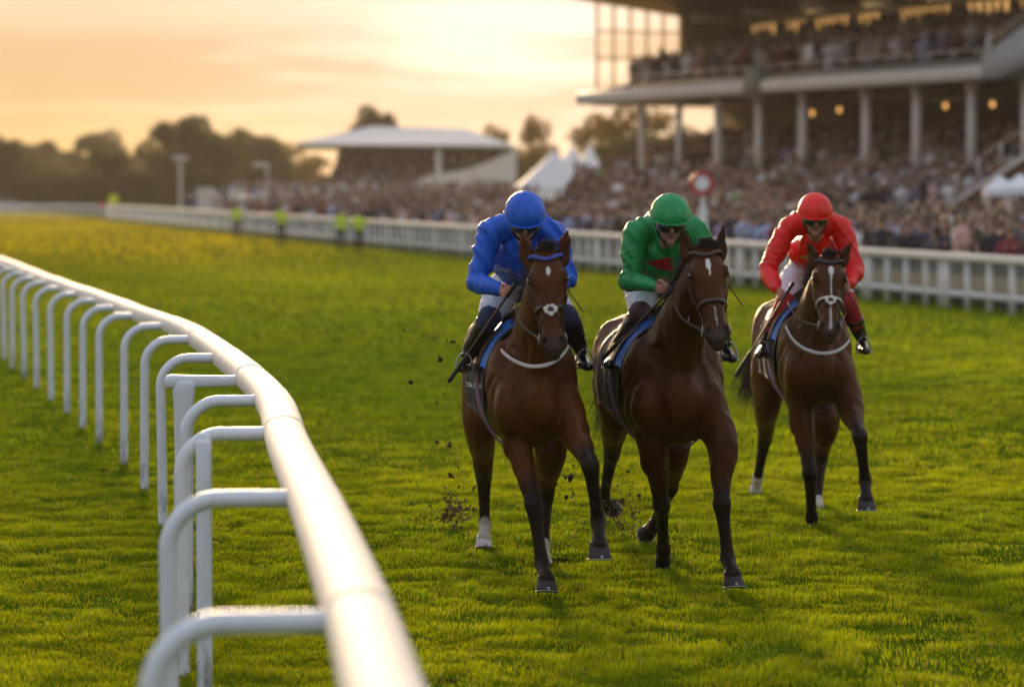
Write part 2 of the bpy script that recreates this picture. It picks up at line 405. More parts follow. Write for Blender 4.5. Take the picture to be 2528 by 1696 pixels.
# rail cover in sections that meet at joints on the posts
prof = [(-.092, -.075), (-.10, -.04), (-.097, .0), (-.075, .03), (-.03, .048), (.03, .048), (.075, .03), (.097, .0), (.10, -.04), (.092, -.075), (.06, -.085), (-.06, -.085)]
secY = [4.2] + post_Y[1:] + [69]
mb = MB(); 
joints = MB()
for k in range(len(secY) - 1):
    ya, yb = secY[k] + .004, secY[k + 1] - .004
    n = max(3, int((yb - ya) / .35)); V = []; F = []; q = len(prof); grow = 1.0 + .012 * (k % 2)
    for i in range(n + 1):
        p, t = rail_at(ya + (yb - ya) * i / n); sx = np.array([t[1], -t[0], 0])
        for a, b in prof: V.append(p + sx * a * grow + np.array([0, 0, ZT + b * grow - .045 + (.004 * (k % 2))]))
    for i in range(n):
        for j in range(q): F.append([i * q + j, i * q + (j + 1) % q, (i + 1) * q + (j + 1) % q, (i + 1) * q + j])
    F.append(list(range(q - 1, -1, -1))); F.append([n * q + j for j in range(q)])
    mb.add(V, F)
    p, t = rail_at(secY[k + 1]); sx = np.array([t[1], -t[0], 0])
    V = []
    for dy in (-.006, .006):
        for a, b in prof: V.append(p + t * dy + sx * a * .985 + np.array([0, 0, ZT + b * .985 - .045]))
    joints = MB(); joints.add(V, [[j, (j + 1) % q, q + (j + 1) % q, q + j] for j in range(q)]); joints.build('rail_joint', M['joint'], rail)
ro = mb.build('rail_cover', M['rail_plastic'], rail)
es = ro.modifiers.new('e', 'EDGE_SPLIT'); es.split_angle = R(50)
mpost = mat('post_paint', (.74, .77, .80), .35, var=.07, nscale=4, bump=.05)
def dirty_post():
    m = bpy.data.materials.new('post_white'); m.use_nodes = True; nt = m.node_tree; b = nt.nodes['Principled BSDF']; tc = coords(nt)
    sp = nt.nodes.new('ShaderNodeSeparateXYZ'); nt.links.new(tc, sp.inputs[0])
    mp = nt.nodes.new('ShaderNodeMapping'); mp.inputs['Scale'].default_value = (9, 9, 2.2); nt.links.new(tc, mp.inputs[0])
    nz = noise(nt, 3, 6, mp.outputs[0], .65)
    low = ramp(nt, sp.outputs[2], [(0, (1, 1, 1)), (.10, (.65, .65, .65)), (.32, (.12, .12, .12)), (1, (.04, .04, .04))])
    f = mathn(nt, 'MULTIPLY', low, ramp(nt, nz, [(.42, (0, 0, 0)), (.62, (1, 1, 1))]))
    c = mixc(nt, f, (.74, .77, .81), (.10, .075, .05)); nt.links.new(c, b.inputs['Base Color']); b.inputs['Roughness'].default_value = .35
    return m
M['post'] = dirty_post()
for i, Y in enumerate(post_Y):
    if abs(Y - 19.2) < .1: continue
    p, t = rail_at(Y); sx = np.array([-t[1], t[0], 0]); tilt = random.uniform(-.012, .012); r = .034
    a0 = p + sx * .085 + np.array([0, 0, 1.19]); reach = float(np.interp(Y, [8, 12, 15, 22, 26, 32, 45], [.5, .475, .42, .375, .335, .30, .29])); br_ = min(.2, reach - .10); pts = [a0, a0 + sx * .10]
    c = a0 + sx * (reach - br_) + np.array([0, 0, -br_])
    for an in np.linspace(90, 180, 9):
        pts.append(c + sx * (br_ * -math.cos(R(an))) * 1 + np.array([0, 0, br_ * math.sin(R(an))]))
    foot = a0 + sx * (reach + tilt); pts = [a0, a0 + sx * (reach - br_) * .5] + pts[2:] + [pts[-1] * np.array([1, 1, 0]) * (1 - f) + foot * np.array([1, 1, 0]) * f + np.array([0, 0, zq]) for f, zq in ((.1, .90), (.3, .75), (.7, .4), (1, -.05))]
    m = MB(); m.tube(pts, r, n=20, sub=3, side=tuple(t)); po = m.build('post', M['post'], rail)
    m = MB(); m.tube([a0 - sx * .006, a0 + sx * .012], r * 1.04, n=20, sub=1, side=tuple(t), cap='flat'); m.build('collar', M['dirt'], po, origin=rail['_o'])
# bracket post with a flat square arm
p, t = rail_at(19.2); sx = np.array([-t[1], t[0], 0]); a0 = p + sx * .085 + np.array([0, 0, 1.175]); m = MB()
m.tube([a0, a0 + sx * .12, a0 + sx * .34, a0 + sx * .42], [.036, .034, .038, .052], [.036, .036, .042, .045], side=tuple(t), n=16, sub=3, e=.55)
q = a0 + sx * .34 + [0, 0, -.02]
m.tube([q, q * [1, 1, 0] + [0, 0, .98], q * [1, 1, 0] + [0, 0, .5], q * [1, 1, 0] + [0, 0, -.05]], [.075, .062, .058, .058], [.05, .045, .045, .045], side=tuple(sx), n=20, sub=3, e=.5)
m.build('bracket_post', M['post'], rail)
m = MB(); q = W(506, 1695, 14.3) * [1, 1, 0]
m.tube([q + [0, 0, -.05], q + [0, 0, .6], q + [0, 0, 1.19]], .036, .045, n=16, sub=2, e=.55); m.tube([q + [0, 0, 1.18], q + [0, 0, 1.22]], .03, n=16, sub=1)
sp_ = m.build('stanchion', M['post'], origin=tuple(q)); tag(sp_, 'white square upright stanchion standing free beside the bent posts of the running rail', 'post')

# ================================================================== FAR FENCE
ff = empty('rail_fence', (FA[0], FA[1], 0), 'long white plastic fence with broad top rail and clear lower panels before the crowd', 'fence')
S0, S1 = -14.0, 170.0
def fbar(mb, s0, s1, t0, t1, z0, z1):
    P = [];
    for z in (z0, z1):
        for s, t in ((s0, t0), (s0, t1), (s1, t1), (s1, t0)): x, y = fence_xy(s, t); P.append([x, y, z])
    mb.hexa(P)
m = MB(); m.tube([[*fence_xy(s, 0), 1.02] for s in np.linspace(S0, S1, 12)], .085, .11, side=(0, 0, 1), n=14, sub=1, e=.6); m.build('top_rail', M['rail_plastic'], ff)
m = MB(); fbar(m, S0, S1, -.03, .03, .24, .36); m.build('bottom_rail', M['fence_white'], ff)
rest = MB(); ns = 0; s = S0
while s < S1:
    w = .10 if ns % 4 == 0 else .055
    m = MB() if ns < 90 else rest
    fbar(m, s - w, s + w, -.045, .045, -.02, .96)
    if ns % 4 == 0: fbar(m, s + w + .18, s + w + .27, -.035, .035, -.02, .95)
    if ns < 90: m.build('post', M['fence_white'], ff)
    ns += 1; s += 1.12
tag(rest.build('far_posts', M['fence_white'], ff), kind='stuff')
def clear_panel():
    m = bpy.data.materials.new('clear_panel'); m.use_nodes = True; nt = m.node_tree
    nt.nodes.remove(nt.nodes['Principled BSDF']); a = nt.nodes.new('ShaderNodeBsdfTransparent'); b = nt.nodes.new('ShaderNodeBsdfDiffuse'); b.inputs[0].default_value = (.5, .54, .5, 1)
    x = nt.nodes.new('ShaderNodeMixShader'); x.inputs[0].default_value = .16; nt.links.new(a.outputs[0], x.inputs[1]); nt.links.new(b.outputs[0], x.inputs[2]); nt.links.new(x.outputs[0], nt.nodes['Material Output'].inputs[0]); return m
m = MB(); fbar(m, S0, S1, -.008, .008, .37, .93); m.build('panel', clear_panel(), ff)
# farther rail closing the course at the left
fl = empty('far_rail', (-30, 205, 0), 'low pale rail across the far left end of the turf', 'fence'); m = MB(); m2 = MB()
fa, fb = G(-120, 540), G(262, 545); fa = fa * [1, 1, 0]; fb = fb * [1, 1, 0]
for k in range(22):
    q = fa + (fb - fa) * k / 21; m = MB(); m.box((q[0], q[1], .5), (.12, .12, 1.0)); m.build('post', M['fence_white'], fl)
m = MB(); m.tube([fa + [0, 0, 1.02], fb + [0, 0, 1.02]], .09, n=8, sub=1); m.tube([fa + [0, 0, .55], fb + [0, 0, .55]], .05, n=8, sub=1); m.build('bars', M['fence_white'], fl)

# ================================================================== MAIN GRANDSTAND
PS = np.array([3.47, 140.0]); SDv = np.array([.39, -.92]); SDv /= np.linalg.norm(SDv); TDv = np.array([-SDv[1], SDv[0]])
def ST(s, t, z): p = PS + SDv * s + TDv * t; return np.array([p[0], p[1], z])
def sbox(mb, s0, s1, t0, t1, z0, z1, mi=0):
    P = [ST(s, t, z) for z in (z0, z1) for s, t in ((s0, t0), (s0, t1), (s1, t1), (s1, t0))]; mb.hexa(P, mi)
def on_front(px, t=0):      # s where the column line is seen at pixel column px
    k = (px - 1264) / FPX; a = PS + TDv * t; return (k * a[1] - a[0]) / (SDv[0] - k * SDv[1])
SE = 52.0
gs = empty('grandstand', ST(0, 0, 0), 'large two tier grandstand packed with people, cream balcony beam on round columns, at the right', 'grandstand')
M['stone_beam'] = mat('stone_beam', (.72, .65, .58), .45, var=.06, nscale=1)
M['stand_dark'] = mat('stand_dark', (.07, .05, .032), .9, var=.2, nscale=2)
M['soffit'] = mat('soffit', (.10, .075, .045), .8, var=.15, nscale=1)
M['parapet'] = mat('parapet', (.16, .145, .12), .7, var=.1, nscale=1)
M['col'] = mat('column_paint', (.68, .61, .51), .6, var=.1, nscale=2)
# lower terrace steps
m = MB(); nst = 14
def floor_low(t): return .15 + 1.65 * np.clip((t + 12) / 12, 0, 1) if t < 0 else 1.8 + 1.9 * np.clip(t / 7.0, 0, 1)
for i in range(19):
    t0 = -12 + i * 1.0; sbox(m, -1 - 2.0 * t0 if t0 < 0 else 0, SE + 8, t0, t0 + 1.0 - .002, -.1, float(floor_low(t0)))
m.build('lower_terrace', M['concrete'], gs)
# columns
for i, px in enumerate([1584, 1676, 1772, 1873, 1981, 2137, 2262, 2397, 2531, 2670]):
    s = on_front(px, .5); b = ST(s, .5, 1.7); m = MB(); r = .19 if i > 1 else .15
    m.tube([b, ST(s, .5, 6.0)], r, n=16, sub=1, cap='flat'); c = m.build('column', M['col'], gs)
    m = MB(); m.tube([ST(s, .5, 5.85), ST(s, .5, 6.12)], [r * 1.15, r * 1.7], n=16, sub=1, cap='flat'); m.build('capital', M['col'], c, origin=gs['_o'])
# deck, soffit, balcony beam, parapet
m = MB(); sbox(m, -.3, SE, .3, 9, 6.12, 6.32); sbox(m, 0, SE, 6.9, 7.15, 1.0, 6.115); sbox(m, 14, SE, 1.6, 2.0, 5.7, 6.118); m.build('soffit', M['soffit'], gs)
sb1, sb2, sb3 = on_front(1850), on_front(1905), on_front(2440)
for a, b in ((-.2, sb1), (sb2, sb3)):
    m = MB(); m.tube([ST(a, -.25, 6.46), ST(b, -.25, 6.46)], .30, .27, side=(0, 0, 1), n=18, sub=1, cap=True, e=.8); m.build('balcony_beam', M['stone_beam'], gs)
m = MB(); sbox(m, sb1 + .4, sb2 - .4, -.5, .2, 6.0, 7.3); m.build('bracket', mat('bracket', (.22, .22, .17), .6), gs)
m = MB(); sbox(m, sb3 + .1, sb3 + 3.0, -.4, .35, 6.2, 7.2); m.build('end_box', mat('end_box', (.42, .45, .47), .5), gs)
m = MB(); sbox(m, 5, SE, -.1, .02, 6.4, 7.0); m.hexa([ST(-.1, -.1, 6.4), ST(-.1, .02, 6.4), ST(5, .02, 6.4), ST(5, -.1, 6.4), ST(-.1, -.1, 6.72), ST(-.1, .02, 6.72), ST(5, .02, 7.0), ST(5, -.1, 7.0)]); m.build('parapet', M['parapet'], gs)
m = MB(); m.tube([ST(5, -.05, 7.3), ST(SE, -.05, 7.3)], .035, n=8, sub=1)
for s in np.arange(5, SE, 1.6): m.tube([ST(s, -.05, 7.0), ST(s, -.05, 7.3)], .025, n=6, sub=1)
m.build('handrail', M['metal'], gs)
# upper rake
def floor_up(t): return 6.36 + .24 * t
m = MB()
for i in range(9): sbox(m, 0, SE, .05 + i * .9, .05 + (i + 1) * .9 - .002, 6.33, float(floor_up(i * .9 + .4)))
m.build('upper_terrace', M['concrete'], gs)
for tt, zz_ in ((2.7, 1.05), (5.2, 1.1)):
    m = MB(); z = floor_up(tt) + zz_
    for a, b in ((20, 24.5), (27, 33), (35, 43)):
        m.tube([ST(a, tt, z), ST(b, tt, z)], .04, n=6, sub=1); m.tube([ST(a, tt, z - .4), ST(b, tt, z - .4)], .03, n=6, sub=1)
        for s in np.arange(a, b + .1, 1.5): m.tube([ST(s, tt, z - 1.1), ST(s, tt, z)], .03, n=6, sub=1)
    m.build('crush_rail', M['col'], gs)
# roof: underside rises towards the front
m = MB()
def roof_z(t): return 10.32 + .13 * (5.0 - t) if t < 5 else 10.32
m.hexa([ST(-.6, -4.5, roof_z(-4.5)), ST(-.6, 5, 10.32), ST(SE, 5, 10.32), ST(SE, -4.5, roof_z(-4.5)),
        ST(-.6, -4.5, roof_z(-4.5) + .5), ST(-.6, 5, 11.3), ST(SE, 5, 11.3), ST(SE, -4.5, roof_z(-4.5) + .5)])
sbox(m, -.6, SE, 5.002, 9.4, 10.32, 11.3)
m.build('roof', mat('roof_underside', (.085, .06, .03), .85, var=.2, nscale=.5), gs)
m = MB()
for s in np.arange(1.5, SE, 5.2): sbox(m, s - .12, s + .12, 4.6, 8.1, 9.98, 10.317)
sbox(m, 0, SE, 7.7, 7.9, 9.9, 10.316)
m.build('roof_beam', M['col'], gs)
# back wall with a band of clerestory windows
TB = 8.0
mw = MB(); sbox(mw, 0, SE, TB + .003, TB + .25, 6.33, 9.35); sbox(mw, 0, SE, TB + .003, TB + .25, 10.12, 10.317)
wins = []; s = .6
seqs = [2.6, 1.9, 3.2, 2.0, 4.2, 3.4, 3.6, 3.8, 4.0, 4.0, 4.2, 4.2, 4.4]; gaps = [.9, .8, .7, 1.6, 1.2, .5, .4, .45, .4, .5, .5, .5, .5]
prev = 0
for w, g in zip(seqs, gaps):
    if s + w > SE - .4: break
    sbox(mw, prev, s, TB + .003, TB + .25, 9.352, 10.118); wins.append((s, s + w)); prev = s + w; s += w + g
sbox(mw, prev, SE, TB + .003, TB + .25, 9.352, 10.118)
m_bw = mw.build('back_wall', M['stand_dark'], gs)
def glassy(name, col, f):
    m = bpy.data.materials.new(name); m.use_nodes = True; nt = m.node_tree
    nt.nodes.remove(nt.nodes['Principled BSDF']); a = nt.nodes.new('ShaderNodeBsdfTransparent'); a.inputs[0].default_value = (*col, 1)
    b = nt.nodes.new('ShaderNodeBsdfGlossy'); b.inputs['Roughness'].default_value = .1
    x = nt.nodes.new('ShaderNodeMixShader'); x.inputs[0].default_value = f; nt.links.new(a.outputs[0], x.inputs[1]); nt.links.new(b.outputs[0], x.inputs[2]); nt.links.new(x.outputs[0], nt.nodes['Material Output'].inputs[0]); return m
M['glass'] = glassy('window_glass', (1, .86, .60), .04); M['screen'] = glassy('screen_glass', (1, .97, .86), .06)
M['mullion'] = mat('mullion', (.40, .30, .16), .6)
for a, b in wins:
    m = MB(); 
    for s in np.arange(a, b + .01, (b - a) / max(2, round((b - a) / .62))): sbox(m, s - .03, s + .03, TB - .01, TB + .2, 9.352, 10.118)
    sbox(m, a, b, TB - .008, TB + .198, 9.353, 9.40); sbox(m, a, b, TB - .008, TB + .198, 10.07, 10.117); w = m.build('window', M['mullion'], gs)
    m = MB(); sbox(m, a, b, TB + .12, TB + .13, 9.355, 10.115); m.build('pane', M['glass'], w, origin=gs['_o'])
# glazed wind screen across the far end
m = MB(); T0, T1 = .5, 4.75
for t in np.linspace(T0, T1, 6):
    z0 = 6.6 if t < 0 else floor_up(t); w = .055
    sbox(m, -.12, -.02, t - w, t + w, z0, roof_z(t) - .01)
for z in (8.3, 9.55): 
    for a, b in zip(np.linspace(T0, T1, 6)[:-1], np.linspace(T0, T1, 6)[1:]): sbox(m, -.11, -.03, a + .057, b - .057, z - .05, z + .05)
wsn = m.build('wind_screen', mat('screen_frame', (.80, .66, .42), .5, trans=.5), gs)
m = MB(); P = [ST(-.065, T0, 6.6), ST(-.065, T1, floor_up(T1)), ST(-.065, T1, roof_z(T1)), ST(-.065, T0, roof_z(T0))]; m.add(P, [[0, 1, 2, 3, 4]])
m.build('glass', M['screen'], wsn, origin=gs['_o'], smooth=False)
m = MB(); sbox(m, -.15, 0, 4.85, TB + .25, 6.33, 10.318); m.build('end_wall', mat('end_wall', (.20, .15, .10), .8), gs)
# stair wing at the near end
m = MB()
sA, sB, sC = on_front(2300, -6), on_front(2560, -6), on_front(2700, -6)
m.hexa([ST(sA, -6, .0), ST(sA, -2.5, .0), ST(sC, -2.5, .0), ST(sC, -6, .0), ST(sA, -6, 1.25), ST(sA, -2.5, 1.25), ST(sC, -2.5, 4.5), ST(sC, -6, 4.5)])
stw = empty('outside_stair', ST(sA, -6, 0), 'brick sided outside stair with pale coping rising to the right below the stand', 'stair')
m.build('brick_side', mat('brick', (.10, .038, .02), .85, var=.3, nscale=6), stw)
m = MB(); m.hexa([ST(sA - .05, -6.1, 1.26), ST(sA - .05, -5.7, 1.26), ST(sC, -5.7, 4.52), ST(sC, -6.1, 4.52), ST(sA - .05, -6.1, 1.42), ST(sA - .05, -5.7, 1.42), ST(sC, -5.7, 4.68), ST(sC, -6.1, 4.68)])
m.build('coping', M['cream'], stw)
m = MB()
for k in range(8):
    f = k / 7; s = sA + (sC - sA) * f; z = 1.42 + 3.26 * f; m.tube([ST(s, -5.9, z), ST(s, -5.9, z + .95)], .03, n=6, sub=1)
m.tube([ST(sA, -5.9, 2.37), ST(sC, -5.9, 5.63)], .035, n=6, sub=1); m.build('handrail', M['metal'], stw)
m = MB(); s1, s2 = on_front(2395, -2), on_front(2700, -2)
stu = empty('upper_stair', ST(s1, -2, 6), 'pale blue grey sloping stair flank climbing from the balcony end at the right edge', 'stair')
sg, sh = sb3 + 1.6, sb3 + 9
m.hexa([ST(sg, -.9, 6.1), ST(sg, -.5, 6.1), ST(sh, -.5, 7.6), ST(sh, -.9, 7.6), ST(sg, -.9, 7.2), ST(sg, -.5, 7.2), ST(sh, -.5, 10.0), ST(sh, -.9, 10.0)])
m.build('stair_flank', mat('flank', (.46, .50, .56), .5), stu)
m = MB(); m.hexa([ST(sg, -.85, 7.21), ST(sg, -.55, 7.21), ST(sh, -.55, 10.01), ST(sh, -.85, 10.01), ST(sg, -.85, 7.8), ST(sg, -.55, 7.8), ST(sh, -.55, 10.6), ST(sh, -.85, 10.6)])
m.build('stair_glazing', mat('stair_glazing', (.05, .06, .075), .3), stu)
# kiosk canopy at the foot of the stair, aisle landing
for (px, py, w, lab) in ((2468, 452, .85, 'small white kiosk canopy behind the crowd at the right edge, the left one of two'), (2519, 448, .95, 'small white kiosk canopy behind the crowd at the right edge, the right one of two')):
    c = W(px, py, 84); k = empty('canopy', (c[0], c[1], 0), lab, 'canopy', 'white canopies by the stair'); m = MB()
    zc = c[2]; h = w / 2; m.add([[c[0] - h, c[1] - h, zc - .18], [c[0] + h, c[1] - h, zc - .18], [c[0] + h, c[1] + h, zc - .18], [c[0] - h, c[1] + h, zc - .18], [c[0], c[1], zc + .22],
           [c[0] - h, c[1] - h, zc - .36], [c[0] + h, c[1] - h, zc - .36], [c[0] + h, c[1] + h, zc - .36], [c[0] - h, c[1] + h, zc - .36]],
          [[0, 1, 4], [1, 2, 4], [2, 3, 4], [3, 0, 4], [0, 5, 6, 1], [1, 6, 7, 2], [2, 7, 8, 3], [3, 8, 5, 0]]); m.build('roof_cloth', M['white_paint'], k, smooth=False)
    m = MB()
    for dx in (-h + .05, h - .05):
        for dy in (-h + .05, h - .05): m.tube([[c[0] + dx, c[1] + dy, 0], [c[0] + dx, c[1] + dy, zc - .3]], .03, n=6, sub=1)
    m.build('legs', M['metal'], k)
# hanging lamps under the deck
mlamp = mat('lamp_glow', (1, .7, .3), .5, emit=((1, .50, .14), .9))
for i, (px, py) in enumerate([(2003, 280), (2070, 272), (2331, 262), (2447, 258)]):
    s = on_front(px, 3.5); c0 = ST(s, 3.5, 0); z = W(px, py, c0[1])[2]; c = ST(s, 3.5, z); k = empty('ceiling_lamp', c, 'warm glowing round lamp under the balcony soffit, %s from the left' % ['first', 'second', 'third', 'fourth'][i], 'lamp', 'lamps under the balcony')
    m = MB(); m.ell(c, (.09, .09, .12)); m.build('globe', mlamp, k); m = MB(); m.tube([c + [0, 0, .18], [c[0], c[1], 6.115]], .015, n=6, sub=1); m.build('rod', M['dark'], k)

# ================================================================== FAR STAND WITH WHITE ROOF
YF = 300.0
def B(px, py, dy=0): return W(px, py, YF + dy)
st2 = empty('small_grandstand', B(1000, 462) * [1, 1, 0], 'smaller distant grandstand with a low hipped white roof and white sloping end wall', 'grandstand')
mroof = mat('white_roof', (.80, .72, .62), .5, var=.04)
x0, x1 = B(742, 0)[0], B(1262, 0)[0]; ze = B(0, 357)[2]; zr = B(0, 318)[2]; ya, yb = YF - 8, YF + 12
m = MB(); rx0, rx1 = B(915, 0)[0], B(1150, 0)[0]
V = [[x0, ya, ze], [x1, ya, ze - .15], [x1, yb, ze], [x0, yb, ze], [rx0, YF + 2, zr + .25], [rx1, YF + 2, zr], [x0, ya, ze - .18], [x1, ya, ze - .36], [x1, yb, ze - .4], [x0, yb, ze - .4]]
m.add(V, [[0, 1, 5, 4], [1, 2, 5], [2, 3, 4, 5], [3, 0, 4], [0, 6, 7, 1], [1, 7, 8, 2], [2, 8, 9, 3], [3, 9, 6, 0], [9, 8, 7, 6]]); m.build('roof', mroof, st2, smooth=False)
m = MB(); 
for i in range(8):
    yy = YF - 6 + i * 1.6; z = 2.2 + i * .42; m.box(((B(830, 0)[0] + x1 - .3) / 2, yy + .79, z / 2), (x1 - .3 - B(830, 0)[0], 1.58, z))
m.build('terrace', M['concrete'], st2)
m = MB(); m.box(((B(840, 0)[0] + x1 - .2) / 2, YF + 8, 3.4), (x1 - .2 - B(840, 0)[0], .3, 6.0)); m.build('back_wall', M['stand_dark'], st2)
m = MB(); pz = [B(0, 357)[2], B(0, 440)[2]]
e0, e1, em = B(1040, 0)[0], B(1275, 0)[0], B(1160, 0)[0]
m.hexa([[em, ya + .5, 2.8], [em, ya + .8, 2.8], [e1, ya + .8, 2.8], [e1, ya + .5, 2.8], [em, ya + .5, B(0, 420)[2]], [em, ya + .8, B(0, 420)[2]], [e1, ya + .8, B(0, 372)[2]], [e1, ya + .5, B(0, 372)[2]]])
m.hexa([[e0, ya - 1, 0.2], [e0, ya + .4, .2], [B(1165, 0)[0], ya + .4, .2], [B(1165, 0)[0], ya - 1, .2], [e0, ya - 1, B(0, 442)[2]], [e0, ya + .4, B(0, 442)[2]], [B(1165, 0)[0], ya + .4, B(0, 418)[2]], [B(1165, 0)[0], ya - 1, B(0, 418)[2]]])
m.build('end_wall', mroof, st2, smooth=False)
for px in (860, 940, 1012, 1086, 1265):
    m = MB(); X = B(px, 0)[0]; m.tube([[X, ya + 1, 0], [X, ya + 1, ze - .3]], .28 if px in (1086,) else .16, n=8, sub=1); m.build('column', mroof if px > 1080 else M['stand_dark'], st2)

# ================================================================== TENTS
mt = mat('tent_cloth', (.84, .82, .80), .6, var=.04, trans=.25)
tn = empty('marquee', W(1395, 462, 215) * [1, 1, 0], 'white marquee with three pointed peaks between the two grandstands', 'marquee')
for k, (pa, pc, pb, ptop) in enumerate([(1262, 1368, 1464, 372), (1312, 1412, 1500, 364), (1372, 1458, 1518, 360)]):
    m = MB(); Y = 215 + k * 6; a = W(pa, 458, Y); c = W(pc, ptop, Y); b = W(pb, 430 if k == 2 else 440, Y); n = 28; rings = []
    hw1, hw2 = c[0] - a[0], b[0] - c[0]
    for j in range(12):
        f = j / 11; r = f ** 1.9 if True else f
        rr = .03 + .97 * (f ** 1.12); z = c[2] * (1 - f) + 2.35 * f
        ring = []
        for i in range(n):
            th = 2 * math.pi * i / n; cx, sy = math.cos(th), math.sin(th); sq = 1 / max(abs(cx), abs(sy)) ** .6
            ring.append([c[0] + cx * sq * rr * (hw2 if cx > 0 else hw1) * .92, Y + sy * sq * rr * 3.2, z])
        rings.append(ring)
    rings.append([[q[0], q[1], 0] for q in rings[-1]])
    V = np.array(rings).reshape(-1, 3); F = [[i * n + j, i * n + (j + 1) % n, (i + 1) * n + (j + 1) % n, (i + 1) * n + j] for i in range(12) for j in range(n)]
    m.add(V, F); m.tube([c - [0, 0, .1], c + [0, 0, .35]], .05, n=6, sub=1); m.build('canopy', mt, tn)

# ================================================================== WINNING POST
wp = G(1735, 706) * [1, 1, 0]
wpo = empty('winning_post', wp, 'winning post with red ringed white disc on a white pole behind the green rider', 'winning post')
m = MB(); m.box((wp[0], wp[1], .95), (.20, .20, 1.9)); m.tube([wp + [0, 0, 1.9], wp + [0, 0, 2.3]], .05, n=10, sub=1); m.build('pole', M['white_paint'], wpo, smooth=False)
cz = W(1732, 453, wp[1])[2]; c = np.array([W(1732, 453, wp[1])[0], wp[1] - .15, cz])
m = MB(); m.tube([c + [0, .10, 0], c + [0, -.0, 0]], .30, n=40, sub=1, cap='flat', side=(1, 0, 0)); m.build('red_disc', mat('red_disc', (.42, .02, .02), .5), wpo, smooth=False)
m = MB(); m.tube([c + [0, -.004, 0], c + [0, -.02, 0]], .175, n=40, sub=1, cap='flat', side=(1, 0, 0)); m.build('white_disc', M['white_paint'], wpo, smooth=False)

# ================================================================== LEFT BACKGROUND PIECES
def tent_box(name, lab, cat, px0, px1, pyt, Y, mt_, roof=.5, pyb=None):
    a = W(px0, pyt, Y); b = W(px1, pyt, Y); z = a[2]; k = empty(name, ((a[0] + b[0]) / 2, Y, 0), lab, cat); m = MB(); xm = (a[0] + b[0]) / 2; w = b[0] - a[0]
    m.box((xm, Y, (z - roof) / 2), (w, 4, z - roof)); m.build('body', mt_, k, smooth=False)
    m = MB(); h = w / 2 + .1; m.add([[xm - h, Y - 2.1, z - roof], [xm + h, Y - 2.1, z - roof], [xm + h, Y + 2.1, z - roof], [xm - h, Y + 2.1, z - roof], [xm - h * .8, Y, z], [xm + h * .8, Y, z]],
          [[0, 1, 5, 4], [1, 2, 5], [2, 3, 4, 5], [3, 0, 4], [3, 2, 1, 0]]); m.build('roof', mt_, k, smooth=False)
tent_box('white_hut', 'white flat hut at the far left edge of the course', 'hut', -20, 55, 472, 330, mat('hut', (.6, .62, .66), .6))
def truck(lab, px0, px1, pyt, Y, body, cab, cabside=1, pyb=None):
    a, b = W(px0, pyt, Y), W(px1, pyt, Y); z = a[2]; L = b[0] - a[0]; xm = (a[0] + b[0]) / 2; k = empty('truck', (xm, Y, 0), lab, 'truck'); cw = min(1.6, L * .3)
    m = MB(); xb0 = a[0] + (cw if cabside < 0 else 0); m.box((xb0 + (L - cw) / 2, Y, .55 + (z - .55) / 2), (L - cw - .1, 2.3, z - .55)); m.build('box_body', body, k, smooth=False)
    m = MB(); xc = a[0] + cw / 2 if cabside < 0 else b[0] - cw / 2; s_ = cabside; hz = z * .78
    m.hexa([[xc - cw / 2, Y - 1.1, .45], [xc + cw / 2, Y - 1.1, .45], [xc + cw / 2, Y + 1.1, .45], [xc - cw / 2, Y + 1.1, .45],
            [xc - cw / 2 * (1 if s_ > 0 else .6), Y - 1.05, hz], [xc + cw / 2 * (.6 if s_ > 0 else 1), Y - 1.05, hz], [xc + cw / 2 * (.6 if s_ > 0 else 1), Y + 1.05, hz], [xc - cw / 2 * (1 if s_ > 0 else .6), Y + 1.05, hz]]); c_ = m.build('cab', cab, k, smooth=False)
    m = MB(); m.box((xc + s_ * .05, Y - 1.09, hz * .72), (cw * .5, .06, hz * .28)); m.build('window', M['black'], c_, origin=k['_o'], smooth=False)
    for xw in (a[0] + L * .16, a[0] + L * .8):
        for yy in (-1.0, 1.0):
            m = MB(); m.tube([[xw, Y + yy - .12, .42], [xw, Y + yy + .12, .42]], .42, n=16, sub=1, cap='flat'); m.build('wheel', M['black'], k)
navy = mat('navy_body', (.03, .045, .12), .4); offw = mat('off_white', (.55, .52, .48), .5)
truck('dark blue lorry parked in front of the trees beside the lamp mast', 452, 545, 466, 265, navy, navy, -1)
truck('pale box van parked between the blue lorries', 488, 546, 464, 240, offw, offw, 1)
truck('dark blue van parked behind the pale marquee roof', 540, 592, 468, 270, navy, navy, 1)
truck('cream van with a rounded body parked left of the crowd', 566, 614, 466, 235, offw, offw, 1)
tent_box('awning', 'long cream awning roof left of the crowd', 'awning', 580, 654, 484, 222, mat('awning', (.78, .68, .52), .6), .35)
def mast(lab, px, pyt, Y, arm=0, r=.12):
    t = W(px, pyt, Y); k = empty('lamp_mast', (t[0], Y, 0), lab, 'lamp mast', 'lamp masts by the trees'); m = MB()
    m.tube([[t[0], Y, 0], [t[0], Y, t[2]]], [r * 1.3, r], n=8, sub=1); m.build('pole', M['cream'], k)
    m = MB(); m.box((t[0] + arm * .5, Y, t[2] - .1), (1.3, .35, .35)); m.build('lamp_head', M['cream'], k)
mast('tall pale lamp mast in front of the big round tree', 445, 388, 255, 0, .12)
mast('shorter pale lamp mast with an arm to the left, right of the tall mast', 660, 405, 250, -1, .09)
